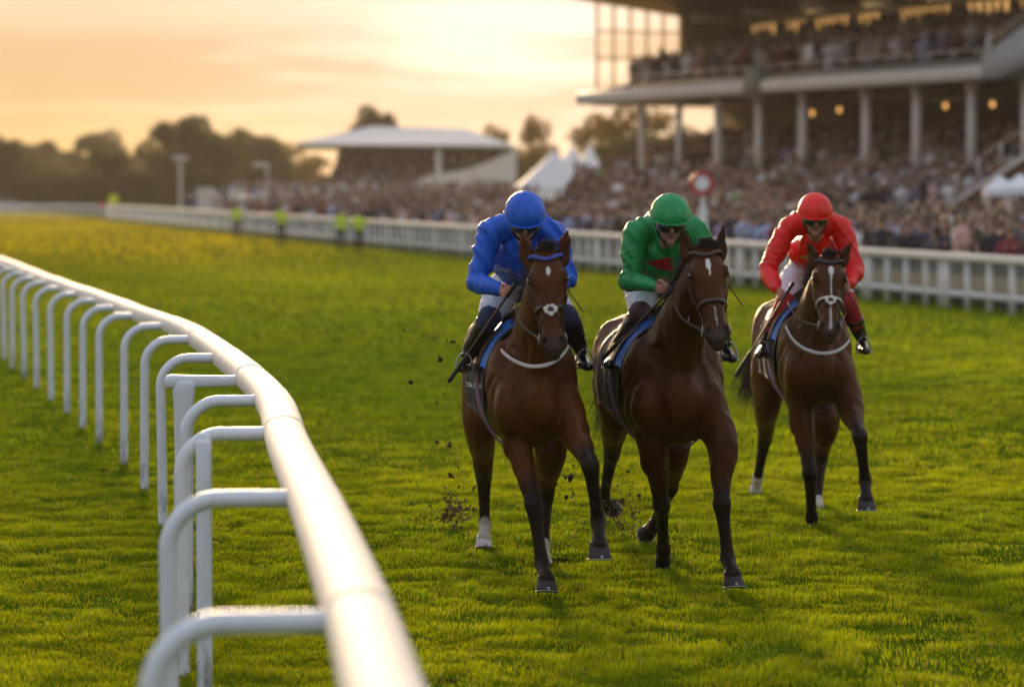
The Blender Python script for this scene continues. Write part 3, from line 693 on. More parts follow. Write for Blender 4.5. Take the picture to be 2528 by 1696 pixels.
for (px, py, Y, lab, c_, r) in ((280, 492, 215, 'round yellow marker disc standing behind the far rail', (.65, .75, .02), .36), (253, 507, 214, 'small red marker disc beside the yellow disc', (.75, .08, .06), .2)):
    t = W(px, py, Y); k = empty('marker_disc', (t[0], Y, 0), lab, 'marker'); m = MB(); m.tube([t + [0, .04, 0], t + [0, -.04, 0]], r, n=24, sub=1, cap='flat'); m.build('disc', mat('disc_%g' % r, c_, .5), k, smooth=False)
    m = MB(); m.tube([[t[0], Y + .06, 0], [t[0], Y + .06, t[2]]], .04, n=6, sub=1); m.build('pole', M['cream'], k)

# ================================================================== TREES
def tree_meshes(seed, h, w, nleaf, lumps=16, gap=.0):
    r = np.random.default_rng(seed); tr = MB()
    tr.tube([[0, 0, -.2], [r.normal() * .1, 0, h * .3], [r.normal() * .25, 0, h * .62]], [h * .032, h * .022, h * .008], n=8)
    cen = []
    for i in range(lumps):
        a = r.random() * 6.283; zz = r.random(); z = h * (.16 + .76 * zz); rad = w * .5 * math.sqrt(max(.05, 1 - (abs(zz - .38) / .68) ** 2)) * r.random() ** .5 * .95
        c = np.array([math.cos(a) * rad, math.sin(a) * rad, z]); s = (.17 + .14 * r.random()) * w * (1 - .3 * zz); cen.append((c, s))
        if i < 12: tr.tube([[0, 0, h * (.2 + .25 * r.random())], c * .6 + [0, 0, h * .1], c], [h * .012, h * .008, h * .003], n=5, sub=2)
    per = nleaf // lumps; V = []; 
    for c, s in cen:
        d = r.normal(size=(per, 3)); d /= np.linalg.norm(d, axis=1)[:, None]; rr = s * (.55 + .55 * r.random(per)) * (.8 + .4 * vn3(d * 2 + c, .7, seed)); p = c + d * rr[:, None] * [1, 1, .8]
        u = r.normal(size=(per, 3)); u /= np.linalg.norm(u, axis=1)[:, None]; v = np.cross(u, r.normal(size=(per, 3))); v /= np.linalg.norm(v, axis=1)[:, None]
        l = h * .021 * (.6 + .8 * r.random(per))[:, None]
        V.append(np.stack([p - u * l, p + v * l * .6, p + u * l, p - v * l * .6], 1).reshape(-1, 3))
    V = np.concatenate(V); n = len(V) // 4; me = bpy.data.meshes.new('crown'); me.vertices.add(len(V)); me.vertices.foreach_set('co', V.astype(np.float32).ravel())
    me.loops.add(n * 4); me.loops.foreach_set('vertex_index', np.arange(n * 4, dtype=np.int32)); me.polygons.add(n); me.polygons.foreach_set('loop_start', np.arange(0, n * 4, 4, dtype=np.int32)); me.update()
    return me, tr.mesh('trunk')
mleaf = mat('leaves', (.095, .088, .018), .8, var=.4, nscale=.6, trans=.5, spec=.1); mleaf2 = mat('leaves_warm', (.24, .15, .022), .8, var=.4, nscale=.6, trans=.55, spec=.1); mbark = mat('bark', (.05, .035, .022), .9)
TP = [tree_meshes(1, 10, 9, 14000, 30), tree_meshes(2, 10, 8, 11000, 24), tree_meshes(3, 10, 11, 15000, 34), tree_meshes(4, 10, 7, 4200, 17)]
for k, (a, b) in enumerate(TP): a.materials.append(mleaf2 if k == 3 else mleaf); b.materials.append(mbark)
def tree(px, pyt, Y, wpx, kind, lab):
    t = W(px, pyt, Y); h = t[2]; w = wpx * Y / FPX; base_w = [9, 8, 11, 7][kind]
    o = empty('tree', (t[0], Y, 0), lab, 'tree', 'trees along the far side of the course'); w *= 1.12; o.scale = (w / base_w, w / base_w, h / 10 / .97); o.rotation_euler.z = random.uniform(0, 6)
    for n_, me in (('crown', TP[kind][0]), ('trunk', TP[kind][1])):
        c = bpy.data.objects.new(n_, me); COL.objects.link(c); c.parent = o
for a in [(15, 348, 330, 130, 0, 'dark tree cut by the left edge of the picture'), (85, 350, 520, 120, 1, 'pale hazy tree second from the left edge'), (150, 372, 560, 150, 2, 'low hazy tree behind the gap in the left row'),
          (240, 332, 480, 140, 0, 'hazy rounded tree behind the small dark tree'), (272, 370, 320, 115, 1, 'small dark rounded tree in front of the hazy one'), (95, 425, 310, 190, 2, 'low dark bushy tree below the hazy trees at left'),
          (185, 432, 300, 150, 2, 'low dark bush left of the small dark tree'), (345, 425, 300, 130, 2, 'low bush between the small dark tree and the tallest tree'), (340, 375, 600, 110, 1, 'faint hazy tree in the gap left of the tallest tree'),
          (455, 297, 330, 190, 0, 'tallest broad dark tree behind the lamp mast'), (410, 380, 325, 130, 2, 'dark lower tree joined to the left of the tallest tree'), (545, 350, 340, 130, 2, 'mid height tree right of the tallest tree'),
          (625, 332, 380, 170, 2, 'wide brown tree left of the small grandstand'), (700, 350, 400, 130, 3, 'thin leaved tree beside the small grandstand roof'), (760, 385, 420, 120, 3, 'loose lit tree seen under the left end of the white roof'),
          (925, 275, 345, 125, 0, 'dark tree top rising behind the small grandstand roof'), (1220, 312, 400, 90, 3, 'faint tree right behind the small grandstand'), (1330, 290, 330, 100, 3, 'slim loose tree behind the marquee'), (1290, 375, 340, 150, 2, 'low dark tree beside the marquee'),
          (1480, 285, 260, 170, 3, 'golden loose tree left of the stand columns'), (1575, 262, 250, 210, 3, 'golden tree seen between the first stand columns'), (1540, 345, 245, 220, 2, 'low darker tree below the golden trees by the stand'),
          (1660, 330, 270, 160, 2, 'dark low tree seen through the open end of the stand'), (500, 420, 290, 170, 2, 'low dark bush behind the parked lorries'), (640, 415, 300, 160, 2, 'low dark bush behind the cream awning')]:
    tree(*a)
# distant hills
m = MB(); g = []
for j in range(2):
    g.append([[x, 900 + j * 60, (-2 if j == 0 else 3.5 + 4 * vnoise(np.array([x * 1.]), np.array([3.]), 60, 21)[0] + 2 * vnoise(np.array([x * 1.]), np.array([8.]), 17, 22)[0])] for x in range(-500, 520, 6)])
m.sheet(np.array(g)); o = m.build('hills', mat('far_wood', (.05, .05, .03), .9, var=.3, nscale=.05), smooth=False); tag(o, 'low wooded rise beyond the course', None, None, 'structure')
# ================================================================== CROWD
def skin_body(joints, edges, radii, sub=1):
    me = bpy.data.meshes.new('t'); me.from_pydata([tuple(j) for j in joints], edges, []); o = bpy.data.objects.new('t', me); COL.objects.link(o)
    md = o.modifiers.new('s', 'SKIN'); sv = me.skin_vertices[0].data
    for i, r in enumerate(radii): sv[i].radius = (r, r) if np.isscalar(r) else r
    sv[0].use_root = True
    if sub: s = o.modifiers.new('u', 'SUBSURF'); s.levels = sub; s.render_levels = sub
    dg = bpy.context.evaluated_depsgraph_get(); dg.update(); out = bpy.data.meshes.new_from_object(o.evaluated_get(dg)); bpy.data.objects.remove(o); return out
def person_mesh(arms, hat=False, skirt=False, sub=1, wide=1.0, longhair=False):
    # 0 pelvis 1 waist 2 chest 3 neck 4 head 5 crown, 6-8 left leg, 9-11 right leg, arms 12-14, 15-17
    J = [(0, 0, .92), (0, 0, 1.08), (0, 0, 1.32), (0, 0, 1.47), (0, -.01, 1.58), (0, 0, 1.68)]
    Rr = [(.15 * wide, .11), (.14 * wide, .11), (.17 * wide, .11), (.05, .05), (.085, .10), (.075, .085)]
    E = [(0, 1), (1, 2), (2, 3), (3, 4), (4, 5)]
    for s in (-1, 1):
        b = len(J); J += [(s * .10, 0, .82), (s * .11, 0, .46), (s * .11, 0, .06), (s * .11, -.12, .03)]; Rr += [.10, .065, .045, .04]; E += [(0, b), (b, b + 1), (b + 1, b + 2), (b + 2, b + 3)]
    for s, (el, ha) in zip((-1, 1), arms):
        b = len(J); J += [(s * .20, 0, 1.38), (s * el[0], el[1], el[2]), (s * ha[0], ha[1], ha[2])]; Rr += [.062, .05, .036]; E += [(2, b), (b, b + 1), (b + 1, b + 2)]
    me = skin_body(J, E, Rr, sub)
    V = getV(me); mi = np.zeros(len(me.polygons), np.int32)
    hands = [np.array([s * h[1][0], h[1][1], h[1][2]]) for s, h in zip((-1, 1), arms)]
    for p in me.polygons:
        c = np.array(p.center); k = 0
        if c[2] > 1.47: k = 1
        if c[2] > 1.60 or (c[2] > 1.5 and c[1] > .035) or (longhair and c[2] > 1.35 and c[1] > .05 and abs(c[0]) < .1): k = 3
        if hat and c[2] > 1.63: k = 4
        if c[2] < .90: k = 2
        if skirt and .5 < c[2] < .9: k = 0
        if any(np.linalg.norm(c - h) < .075 for h in hands): k = 1
        mi[p.index] = k
    me.polygons.foreach_set('material_index', mi); me.polygons.foreach_set('use_smooth', np.ones(len(mi), bool))
    if hat:      # a brim
        b = MB(); b.tube([(0, -.01, 1.635), (0, -.01, 1.65)], .16, n=14, sub=1, cap='flat'); b.tube([(0, -.01, 1.64), (0, -.01, 1.74)], [.095, .085], n=12, sub=1, cap='flat')
        h = b.mesh('h'); 
        n0 = len(V); me2 = bpy.data.meshes.new('p'); F = [list(p.vertices) for p in me.polygons] + [[i + n0 for i in p.vertices] for p in h.polygons]
        me2.from_pydata(V.tolist() + getV(h).tolist(), [], F); me2.polygons.foreach_set('material_index', np.concatenate([mi, np.full(len(h.polygons), 4, np.int32)])); me2.polygons.foreach_set('use_smooth', np.ones(len(F), bool)); me2.update(); me = me2
    return me
dn = ((.26, .02, 1.12), (.25, -.06, .86)); cr = ((.27, -.05, 1.14), (.06, -.22, 1.17)); up = ((.34, -.05, 1.55), (.26, -.10, 1.84)); cl_ = ((.27, -.10, 1.16), (.05, -.30, 1.30)); ph = ((.26, -.12, 1.18), (.10, -.26, 1.50)); ak = ((.33, .03, 1.16), (.20, -.06, .98))
protos = [((dn, dn), {}), ((cr, cr), {}), ((up, dn), {}), ((cl_, cl_), {'longhair': True}), ((ph, dn), {'hat': True}), ((dn, cr), {'skirt': True, 'longhair': True}), ((up, up), {}), ((cr, ak), {'hat': True, 'skirt': True}), ((ak, dn), {'wide': 1.12}), ((dn, ph), {'longhair': True})]
PM = [person_mesh(a, sub=1, **k) for a, k in protos]
PL = [person_mesh(a, sub=0, **k) for a, k in protos]
mp_top = mat('clothes_top', objcol=True, rough=.8, var=.25, nscale=9); mp_skin = mat('skin_far', (.44, .25, .175), .55); mp_leg = mat('clothes_legs', (.035, .035, .045), .8); mp_hair = mat('hair_far', (.07, .045, .025), .6); mp_hat = mat('hat_far', (.10, .085, .07), .7)
def set_mats(me, ms):
    mi = np.zeros(len(me.polygons), np.int32); me.polygons.foreach_get('material_index', mi); me.materials.clear()
    for m_ in ms: me.materials.append(m_)
    me.polygons.foreach_set('material_index', mi); me.update()
for me in PM: set_mats(me, (mp_top, mp_skin, mp_leg, mp_hair, mp_hat))
TOPS = [('navy jacket', (.012, .015, .038), 27), ('black coat', (.009, .009, .009), 24), ('brown coat', (.06, .034, .022), 9), ('grey suit', (.08, .078, .085), 10), ('white shirt', (.80, .76, .74), 20), ('pale pink top', (.55, .33, .29), 13),
        ('light blue shirt', (.30, .36, .55), 8), ('dark red jacket', (.20, .02, .03), 4), ('beige coat', (.42, .33, .24), 11), ('olive coat', (.07, .075, .035), 5), ('bright green top', (.02, .42, .10), 1), ('lilac top', (.34, .27, .44), 4)]
tw = np.array([a[2] for a in TOPS], float); tw /= tw.sum()
PEO = []   # x, y, z, rot, proto, top
twu = tw * np.array([.6, .6, 1, 1, 2.6, 1.8, 1.6, 1, 1.6, 1, 1, 1.6]); twu /= twu.sum()
def add_person(x, y, z, k=1.0): PEO.append((x, y, z, random.uniform(-.7, .7) + .15, random.randrange(len(PM)), int(rng.choice(len(TOPS), p=twu if z > 5 else tw)), random.uniform(.88, 1.10) * k))
# (a) on the flat and lower terrace, between fence and stand and down the course
def stand_st(x, y): d = np.array([x, y]) - PS; return d @ SDv, d @ TDv
s = -10.0
while s < 122:
    t = .75
    tmax = 19 if s < 55 else 14
    while t < tmax + 12:
        x, y = fence_xy(s + random.uniform(-.25, .25), t + random.uniform(-.2, .2))
        ss, tt = stand_st(x, y); px = 1264 + FPX * x / y
        if px < 2600 and px > 560:
            if -1 < ss < SE + 8:
                if tt < -.2 and not (tt > -7.2 and ss > sA - .3):
                    z = float(floor_low(tt)) if (tt > -12 and ss > -.6 - 2.0 * tt and ss < sA - .3) else 0
                    if not (ss > sA and tt > -2.3): add_person(x, y, z)
            elif t < 11.5:
                add_person(x, y, max(0.0, (t - 4) * .085))
        t += .80 if s < 60 else .9
    s += .66 if s < 60 else .80
# bank the far crowd stands on
m = MB(); g = []
for t in (3.9, 4.0, 18, 26): g.append([[*fence_xy(s, t), 0 if t < 4 else max(0, (t - 4) * .085) - .02] for s in np.linspace(38, 128, 30)])
o = m.sheet(np.array(g)) or m.build('viewing_bank', M['concrete'], smooth=False); tag(o, 'sloping viewing bank under the far crowd', None, None, 'structure')
# (b) inside the lower tier
for t in np.arange(1.2, 6.6, .62):
    for s in np.arange(.4, SE, .70):
        if random.random() < .93: q = ST(s + random.uniform(-.15, .15), t + random.uniform(-.12, .12), 0); add_person(q[0], q[1], float(floor_low(t)))
# (c) upper tier
for i in range(9):
    for s in np.arange(.3, SE, .66):
        if random.random() < .9: t = .45 + i * .88; q = ST(s + random.uniform(-.12, .12), t, 0); add_person(q[0], q[1], float(floor_up(i * .9 + .4)), (1.0 if i < 2 else .86)) if s > .6 + max(0, 3.6 - t * .9) else 0
# (d) small grandstand
for i in range(8):
    for x in np.arange(B(690, 0)[0] if i < 3 else B(835, 0)[0], x1 - .6, .62):
        if random.random() < .85: add_person(x + random.uniform(-.1, .1), YF - 5.6 + i * 1.6, (2.2 + i * .42) if x > B(830, 0)[0] else 1.3)
for i in range(9):
    for x in np.arange(B(615, 0)[0], B(1260, 0)[0], .68):
        if random.random() < .9: add_person(x + random.uniform(-.15, .15), YF - 30 + i * 2.2, .35 + i * .12)
PEO = [p for p in PEO if -0.02 < (p[0] / p[1] * FPX + 1264) / 2528 < 1.03]
def near_key(p): return p[1]
vis = [p for p in PEO if p[1] < 96 and p[2] < 2.2 and p[0] / p[1] < .171]
vis.sort(key=near_key)
# keep the ones that show largest: nearest by distance
ind = set(id(p) for p in sorted(vis, key=lambda p: p[1])[:300])
# place words for the labels of the individual spectators
for p in PEO:
    if id(p) not in ind: continue
    x, y, z, rz, k, c, sc = p
    o = bpy.data.objects.new('person', PM[k]); COL.objects.link(o); o.location = (x, y, z); o.rotation_euler.z = rz; o.scale = (sc, sc, sc)
    col = np.array(TOPS[c][1]) * random.uniform(.75, 1.25); o.color = (*np.clip(col, 0, 1), 1)
    hat = ' and hat' if k in (4, 7) else ''
    tf = in_crowd_side(x, y); row = 'at the white fence' if tf < 2.2 else ('a few rows back' if tf < 6 else 'far back in the crowd')
    arm = {0: 'arms down', 1: 'arms folded', 2: 'one arm raised', 3: 'hands clapping', 4: 'hand at the face', 5: 'one arm folded', 6: 'both arms raised', 7: 'hand on hip', 8: 'elbow out', 9: 'hand at the face'}[k]
    tag(o, 'spectator in a %s%s, %s, %s' % (TOPS[c][0], hat, arm, row), 'person', 'spectators behind the white fence')
# everyone else as one mass
skinC = np.array([.42, .24, .16]); legC = np.array([.035, .035, .045])
hairs = np.array([[.07, .045, .025], [.03, .02, .015], [.20, .13, .06], [.30, .28, .26], [.10, .05, .02]])
cache = {}
def proto_arr(me):
    k = me.name
    if k not in cache:
        tri = []; mi = []
        for p in me.polygons:
            v = list(p.vertices)
            for i in range(1, len(v) - 1): tri.append((v[0], v[i], v[i + 1])); mi.append(p.material_index)
        V = getV(me); vm = np.zeros(len(V), int); vm[np.array(tri).ravel()] = np.repeat(mi, 3); cache[k] = (V, np.array(tri, np.int32), vm)
    return cache[k]
VV, FF, CC = [], [], []; n = 0
for p in PEO:
    if id(p) in ind: continue
    x, y, z, rz, k, c, sc = p; V, T, vm = proto_arr(PL[k] if y > 95 else PM[k])
    ca, sa = math.cos(rz), math.sin(rz); Q = V * sc; Q = np.stack([Q[:, 0] * ca - Q[:, 1] * sa + x, Q[:, 0] * sa + Q[:, 1] * ca + y, Q[:, 2] + z], 1)
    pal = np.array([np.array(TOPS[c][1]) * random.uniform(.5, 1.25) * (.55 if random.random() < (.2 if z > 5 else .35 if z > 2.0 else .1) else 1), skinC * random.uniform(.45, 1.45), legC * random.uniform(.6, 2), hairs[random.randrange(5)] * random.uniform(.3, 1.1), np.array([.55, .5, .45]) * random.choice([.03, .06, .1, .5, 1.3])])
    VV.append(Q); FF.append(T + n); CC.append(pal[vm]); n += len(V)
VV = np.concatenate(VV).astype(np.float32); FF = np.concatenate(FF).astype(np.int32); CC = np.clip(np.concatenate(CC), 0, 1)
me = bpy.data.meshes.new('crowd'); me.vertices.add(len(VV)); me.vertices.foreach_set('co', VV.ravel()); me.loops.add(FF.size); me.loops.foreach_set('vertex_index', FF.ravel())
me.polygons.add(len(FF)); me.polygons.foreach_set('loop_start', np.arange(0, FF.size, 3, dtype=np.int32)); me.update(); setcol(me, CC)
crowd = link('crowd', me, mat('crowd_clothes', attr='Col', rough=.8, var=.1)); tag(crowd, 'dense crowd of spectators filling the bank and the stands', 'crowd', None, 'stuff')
print('PEOPLE', len(PEO), len(VV))
# stewards in yellow jackets on the track side of the far fence
mhv = mat('hi_vis', (.62, .80, .02), .6); mdk = mat('dark_trousers', (.012, .013, .018), .8)
for i, (px, pyf, lab) in enumerate([(585, 590, 'steward in a yellow jacket and dark trousers at the far fence, leftmost of four'), (694, 602, 'steward in a yellow jacket and dark trousers at the far fence, second from left'),
                                    (843, 618, 'steward in a yellow jacket at the far fence, left one of the nearer pair'), (887, 624, 'steward in a yellow green jacket at the far fence, right one of the nearer pair')]):
    g_ = G(px, pyf); me = PM[(0, 8, 0, 1)[i]].copy(); set_mats(me, (mhv, mp_skin, mdk, mp_hair, mhv))
    o = bpy.data.objects.new('person', me); COL.objects.link(o); o.location = (g_[0], g_[1], 0); o.scale = (.95, .95, .95 if i < 2 else .9); tag(o, lab, 'person', 'stewards at the far fence')
# ================================================================== HORSES AND RIDERS
M['coat'] = mat('horse_coat', attr='Col', rough=.42, var=.25, nscale=6, bump=.22, bscale=30, spec=.22, bdist=.012, coat=.0)
_nt = M['coat'].node_tree; _b = _nt.nodes['Principled BSDF']; _tc = coords(_nt, 'Object', (1, 1, .22)); _bn = _nt.nodes.new('ShaderNodeBump'); _bn.inputs['Strength'].default_value = .35; _bn.inputs['Distance'].default_value = .004
_nt.links.new(noise(_nt, 170, 3, _tc, .7), _bn.inputs['Height']); _nt.links.new(_b.inputs['Normal'].links[0].from_socket, _bn.inputs['Normal']); _nt.links.new(_bn.outputs[0], _b.inputs['Normal'])
_b.inputs['Specular Tint'].default_value = (1, .72, .48, 1)
_rr = ramp(_nt, noise(_nt, 3.5, 5, coords(_nt)), [(.35, (.33,) * 3), (.65, (.60,) * 3)]); _nt.links.new(_rr, _b.inputs['Roughness'])
M['hoof'] = mat('hoof_horn', (.016, .013, .012), .6, var=.3, nscale=30)
M['steel'] = mat('shoe_steel', (.42, .41, .39), .5, metal=1)
M['eye'] = mat('eye', (.006, .004, .003), .05, spec=.9, coat=1)
M['hair'] = mat('horse_hair', (.020, .012, .008), .5, var=.2)
M['strap'] = mat('strap_leather', (.045, .020, .012), .4, var=.2, nscale=40)
M['strap_black'] = mat('strap_black', (.012, .011, .011), .4)
M['strap_white'] = mat('strap_white', (.62, .58, .54), .6, bump=.2, bscale=90)
M['fleece'] = mat('fleece', (.60, .54, .46), .9, bump=.8, bscale=60)
M['cloth_black'] = mat('saddle_cloth', (.010, .010, .012), .75, bump=.4, bscale=20)
M['pad_blue'] = mat('pad_blue', (.006, .11, .42), .5, bump=.2, bscale=30)
M['girth'] = mat('girth', (.20, .11, .20), .7)
M['skin'] = mat('skin', attr='Col', rough=.5, var=.1, nscale=20, bump=.05, bscale=80)
M['goggle'] = mat('goggle_lens', (.006, .006, .007), .08, spec=.9, coat=1)
M['boot'] = mat('boot_leather', (.010, .009, .009), .22, coat=.3, bump=.25, bscale=18)
M['breeches'] = mat('breeches', (.60, .60, .64), .6, bump=.5, bscale=14, bdist=.02)
M['text_white'] = mat('text_white', (.62, .63, .66), .6)

def hoof(H, name, axis, toe, wid, parent, dark=True, shoe=True):
    """a hoof whose sole centre is at H; axis = direction from sole up to the coronet, toe = forward direction"""
    axis = nrm(axis); toe = nrm(np.asarray(toe) - axis * (np.asarray(toe) @ axis)); side = np.cross(axis, toe); hh = .092; rings = []; n = 22; F = []
    for k, (z, w, l, sh) in enumerate([(0, 1.0, 1.08, .012), (.12, 1.0, 1.06, .009), (.5, .90, .94, -.006), (.85, .83, .85, -.020), (1.0, .80, .82, -.026), (1.10, .70, .70, -.028)]):
        ring = []
        for j in range(n):
            th = 2 * math.pi * j / n; ct, st_ = math.cos(th), math.sin(th); fx = ct * l * wid * .5 * (1 if ct > 0 else .80)
            ring.append(H + axis * (z * hh) + side * (st_ * w * wid * .5) + toe * (fx + sh))
        rings.append(ring)
    m = MB(); q = len(rings); F = [[i * n + j, i * n + (j + 1) % n, (i + 1) * n + (j + 1) % n, (i + 1) * n + j] for i in range(q - 1) for j in range(n)]
    F += [list(range(n - 1, -1, -1)), [(q - 1) * n + j for j in range(n)]]
    m.add(np.array(rings).reshape(-1, 3), F); ho = m.build('hoof', M['hoof'] if dark else M['strap_white'], parent)
    if shoe:
        m = MB(); ths = np.linspace(-2.25, 2.25, 25); P = [H - axis * .004 + side * (math.sin(t) * wid * .49) + toe * (math.cos(t) * wid * .54 * (1 if math.cos(t) > 0 else .8) + .012) for t in ths]
        m.tube(P, .0042, .010, side=tuple(axis), n=8, sub=1); c = H + toe * (wid * .555 + .012); m.ell(c + axis * .008, (.009, .009, .011), n=8)
        m.build('horseshoe', M['steel'], ho, origin=parent['_o'])
    return ho

def horse(p):
    out = {}
    Yw = p['Yw']; cw, cg = p['chest'], p['hip']         # axis: (x, y) of chest and croup
    cx, cy = cw; hx, hy = cg; ax2 = nrm([cx - hx, cy - hy, 0]); fw = ax2; lt = np.array([-fw[1], fw[0], 0])   # fw forward, lt = image right
    if lt[0] < 0: lt = -lt
    o2 = np.array([cx, cy, 0]) - fw * .42               # withers ground point
    root = empty('horse', tuple(o2), p['label'], 'horse'); wf = p.get('wf', 1.0); hs = p.get('hs', 1.0)
    def T(u, v, z): return o2 + fw * u + lt * v * wf + np.array([0, 0, z * hs])
    mb = MB()
    st = [(.52, 1.13, .11, .17), (.40, 1.13, .205, .27), (.22, 1.17, .235, .33), (.02, 1.20, .25, .385), (-.25, 1.19, .275, .365), (-.55, 1.205, .29, .345), (-.82, 1.25, .275, .31), (-1.05, 1.29, .255, .30), (-1.28, 1.29, .215, .26), (-1.42, 1.27, .15, .19)]
    mb.tube([T(u, 0, z) for u, z, a, b in st], [a * wf for u, z, a, b in st], [b * hs for *_, b in st], side=tuple(lt), n=28, sub=4, e=.92)
    out['trunk'] = st; out['T'] = T
    # withers ridge, shoulders, pectorals, haunches
    mb.tube([T(.30, 0, 1.42), T(.05, 0, 1.53), T(-.25, 0, 1.48)], [.10, .085, .08], [.14, .11, .09], side=tuple(lt))
    for s in (-1, 1):
        mb.ell(T(.20, s * .175, 1.20), (.10 * wf, .19, .30), [lt, fw, [0, 0, 1]], n=20)
        mb.ell(T(.40, s * .155, 1.09), (.105 * wf, .12, .17), [lt, fw, [0, 0, 1]], n=20)
        mb.ell(T(.455, s * .080, 1.05), (.075 * wf, .065, .12), [lt, fw, [0, 0, 1]], n=18)
        mb.ell(T(-1.02, s * .16, 1.28), (.13, .26, .27), [lt, fw, [0, 0, 1]], n=20)
        mb.ell(T(-1.18, s * .15, 1.12), (.12, .20, .25), [lt, fw, [0, 0, 1]], n=20)
    # neck
    P, Mz = p['poll'], p['muzzle']; nb = T(.12, 0, 1.33); nm = (T(.40, 0, 1.50) * .55 + P * .45); 
    nk = [T(-.05, 0, 1.34), T(.18, 0, 1.36), T(.34, 0, 1.47) * .80 + P * .20, T(.42, 0, 1.50) * .42 + P * .58, P * .97 + T(.3, 0, 1.5) * .03 + np.array([0, 0, -.03])]
    mb.tube(nk, [.17 * wf, .165 * wf, .135, .10, .075], [.30, .27, .21, .155, .10], side=tuple(lt), n=22, sub=4)
    mb.tube([T(.46, 0, 1.18), T(.50, 0, 1.34), T(.54, 0, 1.52) * .6 + P * .4], [.10, .085, .06], [.08, .075, .06], side=tuple(lt), n=14)
    # head frame
    L = np.linalg.norm(Mz - P); a = (Mz - P) / L; hxv = nrm(p['headx'] - a * (p['headx'] @ a)); hn = np.cross(hxv, a)
    if hn[1] > 0: hn = -hn
    hwk = p.get('hw', 1.0)
    ts = [-.04, .06, .16, .28, .38, .50, .62, .74, .84, .93, 1.0]
    hw = [.060, .084, .102, .112, .102, .084, .070, .062, .064, .064, .044]
    fr = [.055, .080, .098, .108, .106, .100, .092, .084, .080, .070, .040]
    bk = [.055, .085, .115, .145, .150, .128, .092, .072, .064, .060, .042]
    def HP(t, x, y): return P + a * (t * L) + hxv * x * hwk + hn * y
    mb.tube([HP(t, 0, (f - b) / 2) for t, f, b in zip(ts, fr, bk)], [w * hwk for w in hw], [(f + b) / 2 for f, b in zip(fr, bk)], side=tuple(hxv), n=26, sub=4, e=.84)
    for s in (-1, 1):
        mb.ell(HP(.265, s * .094, .066), (.024, .044, .030), [hxv, a, hn], n=14)           # brow
        mb.ell(HP(.36, s * .066, -.045), (.040, .115, .085), [hxv, a, hn], n=18)            # jowl
        mb.tube([HP(.34, s * .088, .045), HP(.48, s * .073, .045), HP(.60, s * .060, .05)], [.014, .012, .008], n=10)   # crest
        mb.ell(HP(.885, s * .050, .040), (.027, .050, .034), [hxv, a, hn], n=16)            # nostril wing
    mb.ell(HP(.965, 0, .030), (.046, .040, .040), [hxv, a, hn], n=16)
    mb.ell(HP(.985, 0, -.034), (.036, .034, .026), [hxv, a, hn], n=14)                       # lower lip
    # ears
    for (eb, et, tw_) in p['ears']:
        d = et - eb; ln = np.linalg.norm(d); 
        mb.tube([eb - d * .12, eb + d * .12, eb + d * .42 + hxv * tw_ * .012, eb + d * .75 + hxv * tw_ * .008, et], [.026, .036, .037, .026, .005], [.022, .018, .014, .011, .005], side=tuple(hxv), n=14, sub=4)
    # legs
    legs = []
    for lg in p['fore']:
        el, kn, fe, co = lg['el'], lg['kn'], lg['fe'], lg['co']; s = lg['s']
        top = T(.26, s * .165, 1.20)
        k1 = el + (kn - el) * .45; k2 = el + (kn - el) * .84; c1 = kn + (fe - kn) * .22; c2 = kn + (fe - kn) * .6; c3 = kn + (fe - kn) * .86
        mb.tube([top, el + (top - el) * .35, el, k1, k2, kn, c1, c2, c3, fe, fe + (co - fe) * .5, co], [.095, .105, .092, .070, .050, .058, .043, .037, .040, .049, .038, .050], [.13, .14, .12, .080, .055, .060, .048, .045, .047, .056, .040, .052], side=tuple(lt), n=18, sub=3)
        mb.ell(kn + [0, -.012, 0], (.056, .050, .050), n=12); mb.ell(el + (kn - el) * .12 + lt * s * .02 , (.075, .09, .13), n=14)
        legs.append((el, kn, fe, co, lg))
    for lg in p['hind']:
        stf, hk, fe, co = lg['st'], lg['hk'], lg['fe'], lg['co']; s = lg['s']; top = T(-1.08, s * .14, 1.22)
        g1 = stf + (hk - stf) * .45; g2 = stf + (hk - stf) * .82; c1 = hk + (fe - hk) * .25; c2 = hk + (fe - hk) * .7; c3 = hk + (fe - hk) * .88
        mb.tube([top, stf * .55 + top * .45, stf, g1, g2, hk, c1, c2, c3, fe, fe + (co - fe) * .5, co], [.13, .13, .112, .084, .058, .062, .046, .036, .038, .047, .037, .048], [.22, .21, .165, .11, .072, .082, .058, .048, .048, .055, .040, .050], side=tuple(lt), n=18, sub=3)
        mb.ell(hk + [0, .045, .03], (.038, .045, .05), n=12)
        legs.append((stf, hk, fe, co, lg))
    me = fuse(mb, .0085, 6)
    V = getV(me); D = V - P; hh_ = np.linalg.norm(V - (P + Mz) / 2, axis=1); ld_ = np.full(len(V), 9.0)
    for A, K, Fe, Co, lg in legs: ld_ = np.minimum(ld_, np.minimum(segdist(V, A + (K - A) * .35, K)[0], np.minimum(segdist(V, K, Fe)[0], segdist(V, Fe, Co)[0])))
    wgt = sstep(hh_, .42, .60) * sstep(ld_, .10, .22); me.transform(Matrix.Identity(4)); oo = bpy.data.objects.new('tmp', me); COL.objects.link(oo); vg = oo.vertex_groups.new(name='w')
    for lvl in range(1, 5):
        idx = np.nonzero((wgt > (lvl - 1) / 4) & (wgt <= lvl / 4))[0]
        if len(idx): vg.add([int(i) for i in idx], lvl / 4, 'REPLACE')
    sm = oo.modifiers.new('s', 'SMOOTH'); sm.factor = .5; sm.iterations = 110; sm.vertex_group = 'w'; dg = bpy.context.evaluated_depsgraph_get(); dg.update()
    me2 = bpy.data.meshes.new_from_object(oo.evaluated_get(dg)); bpy.data.objects.remove(oo); me = me2; me.materials.clear()
    V = getV(me); N = getN(me)
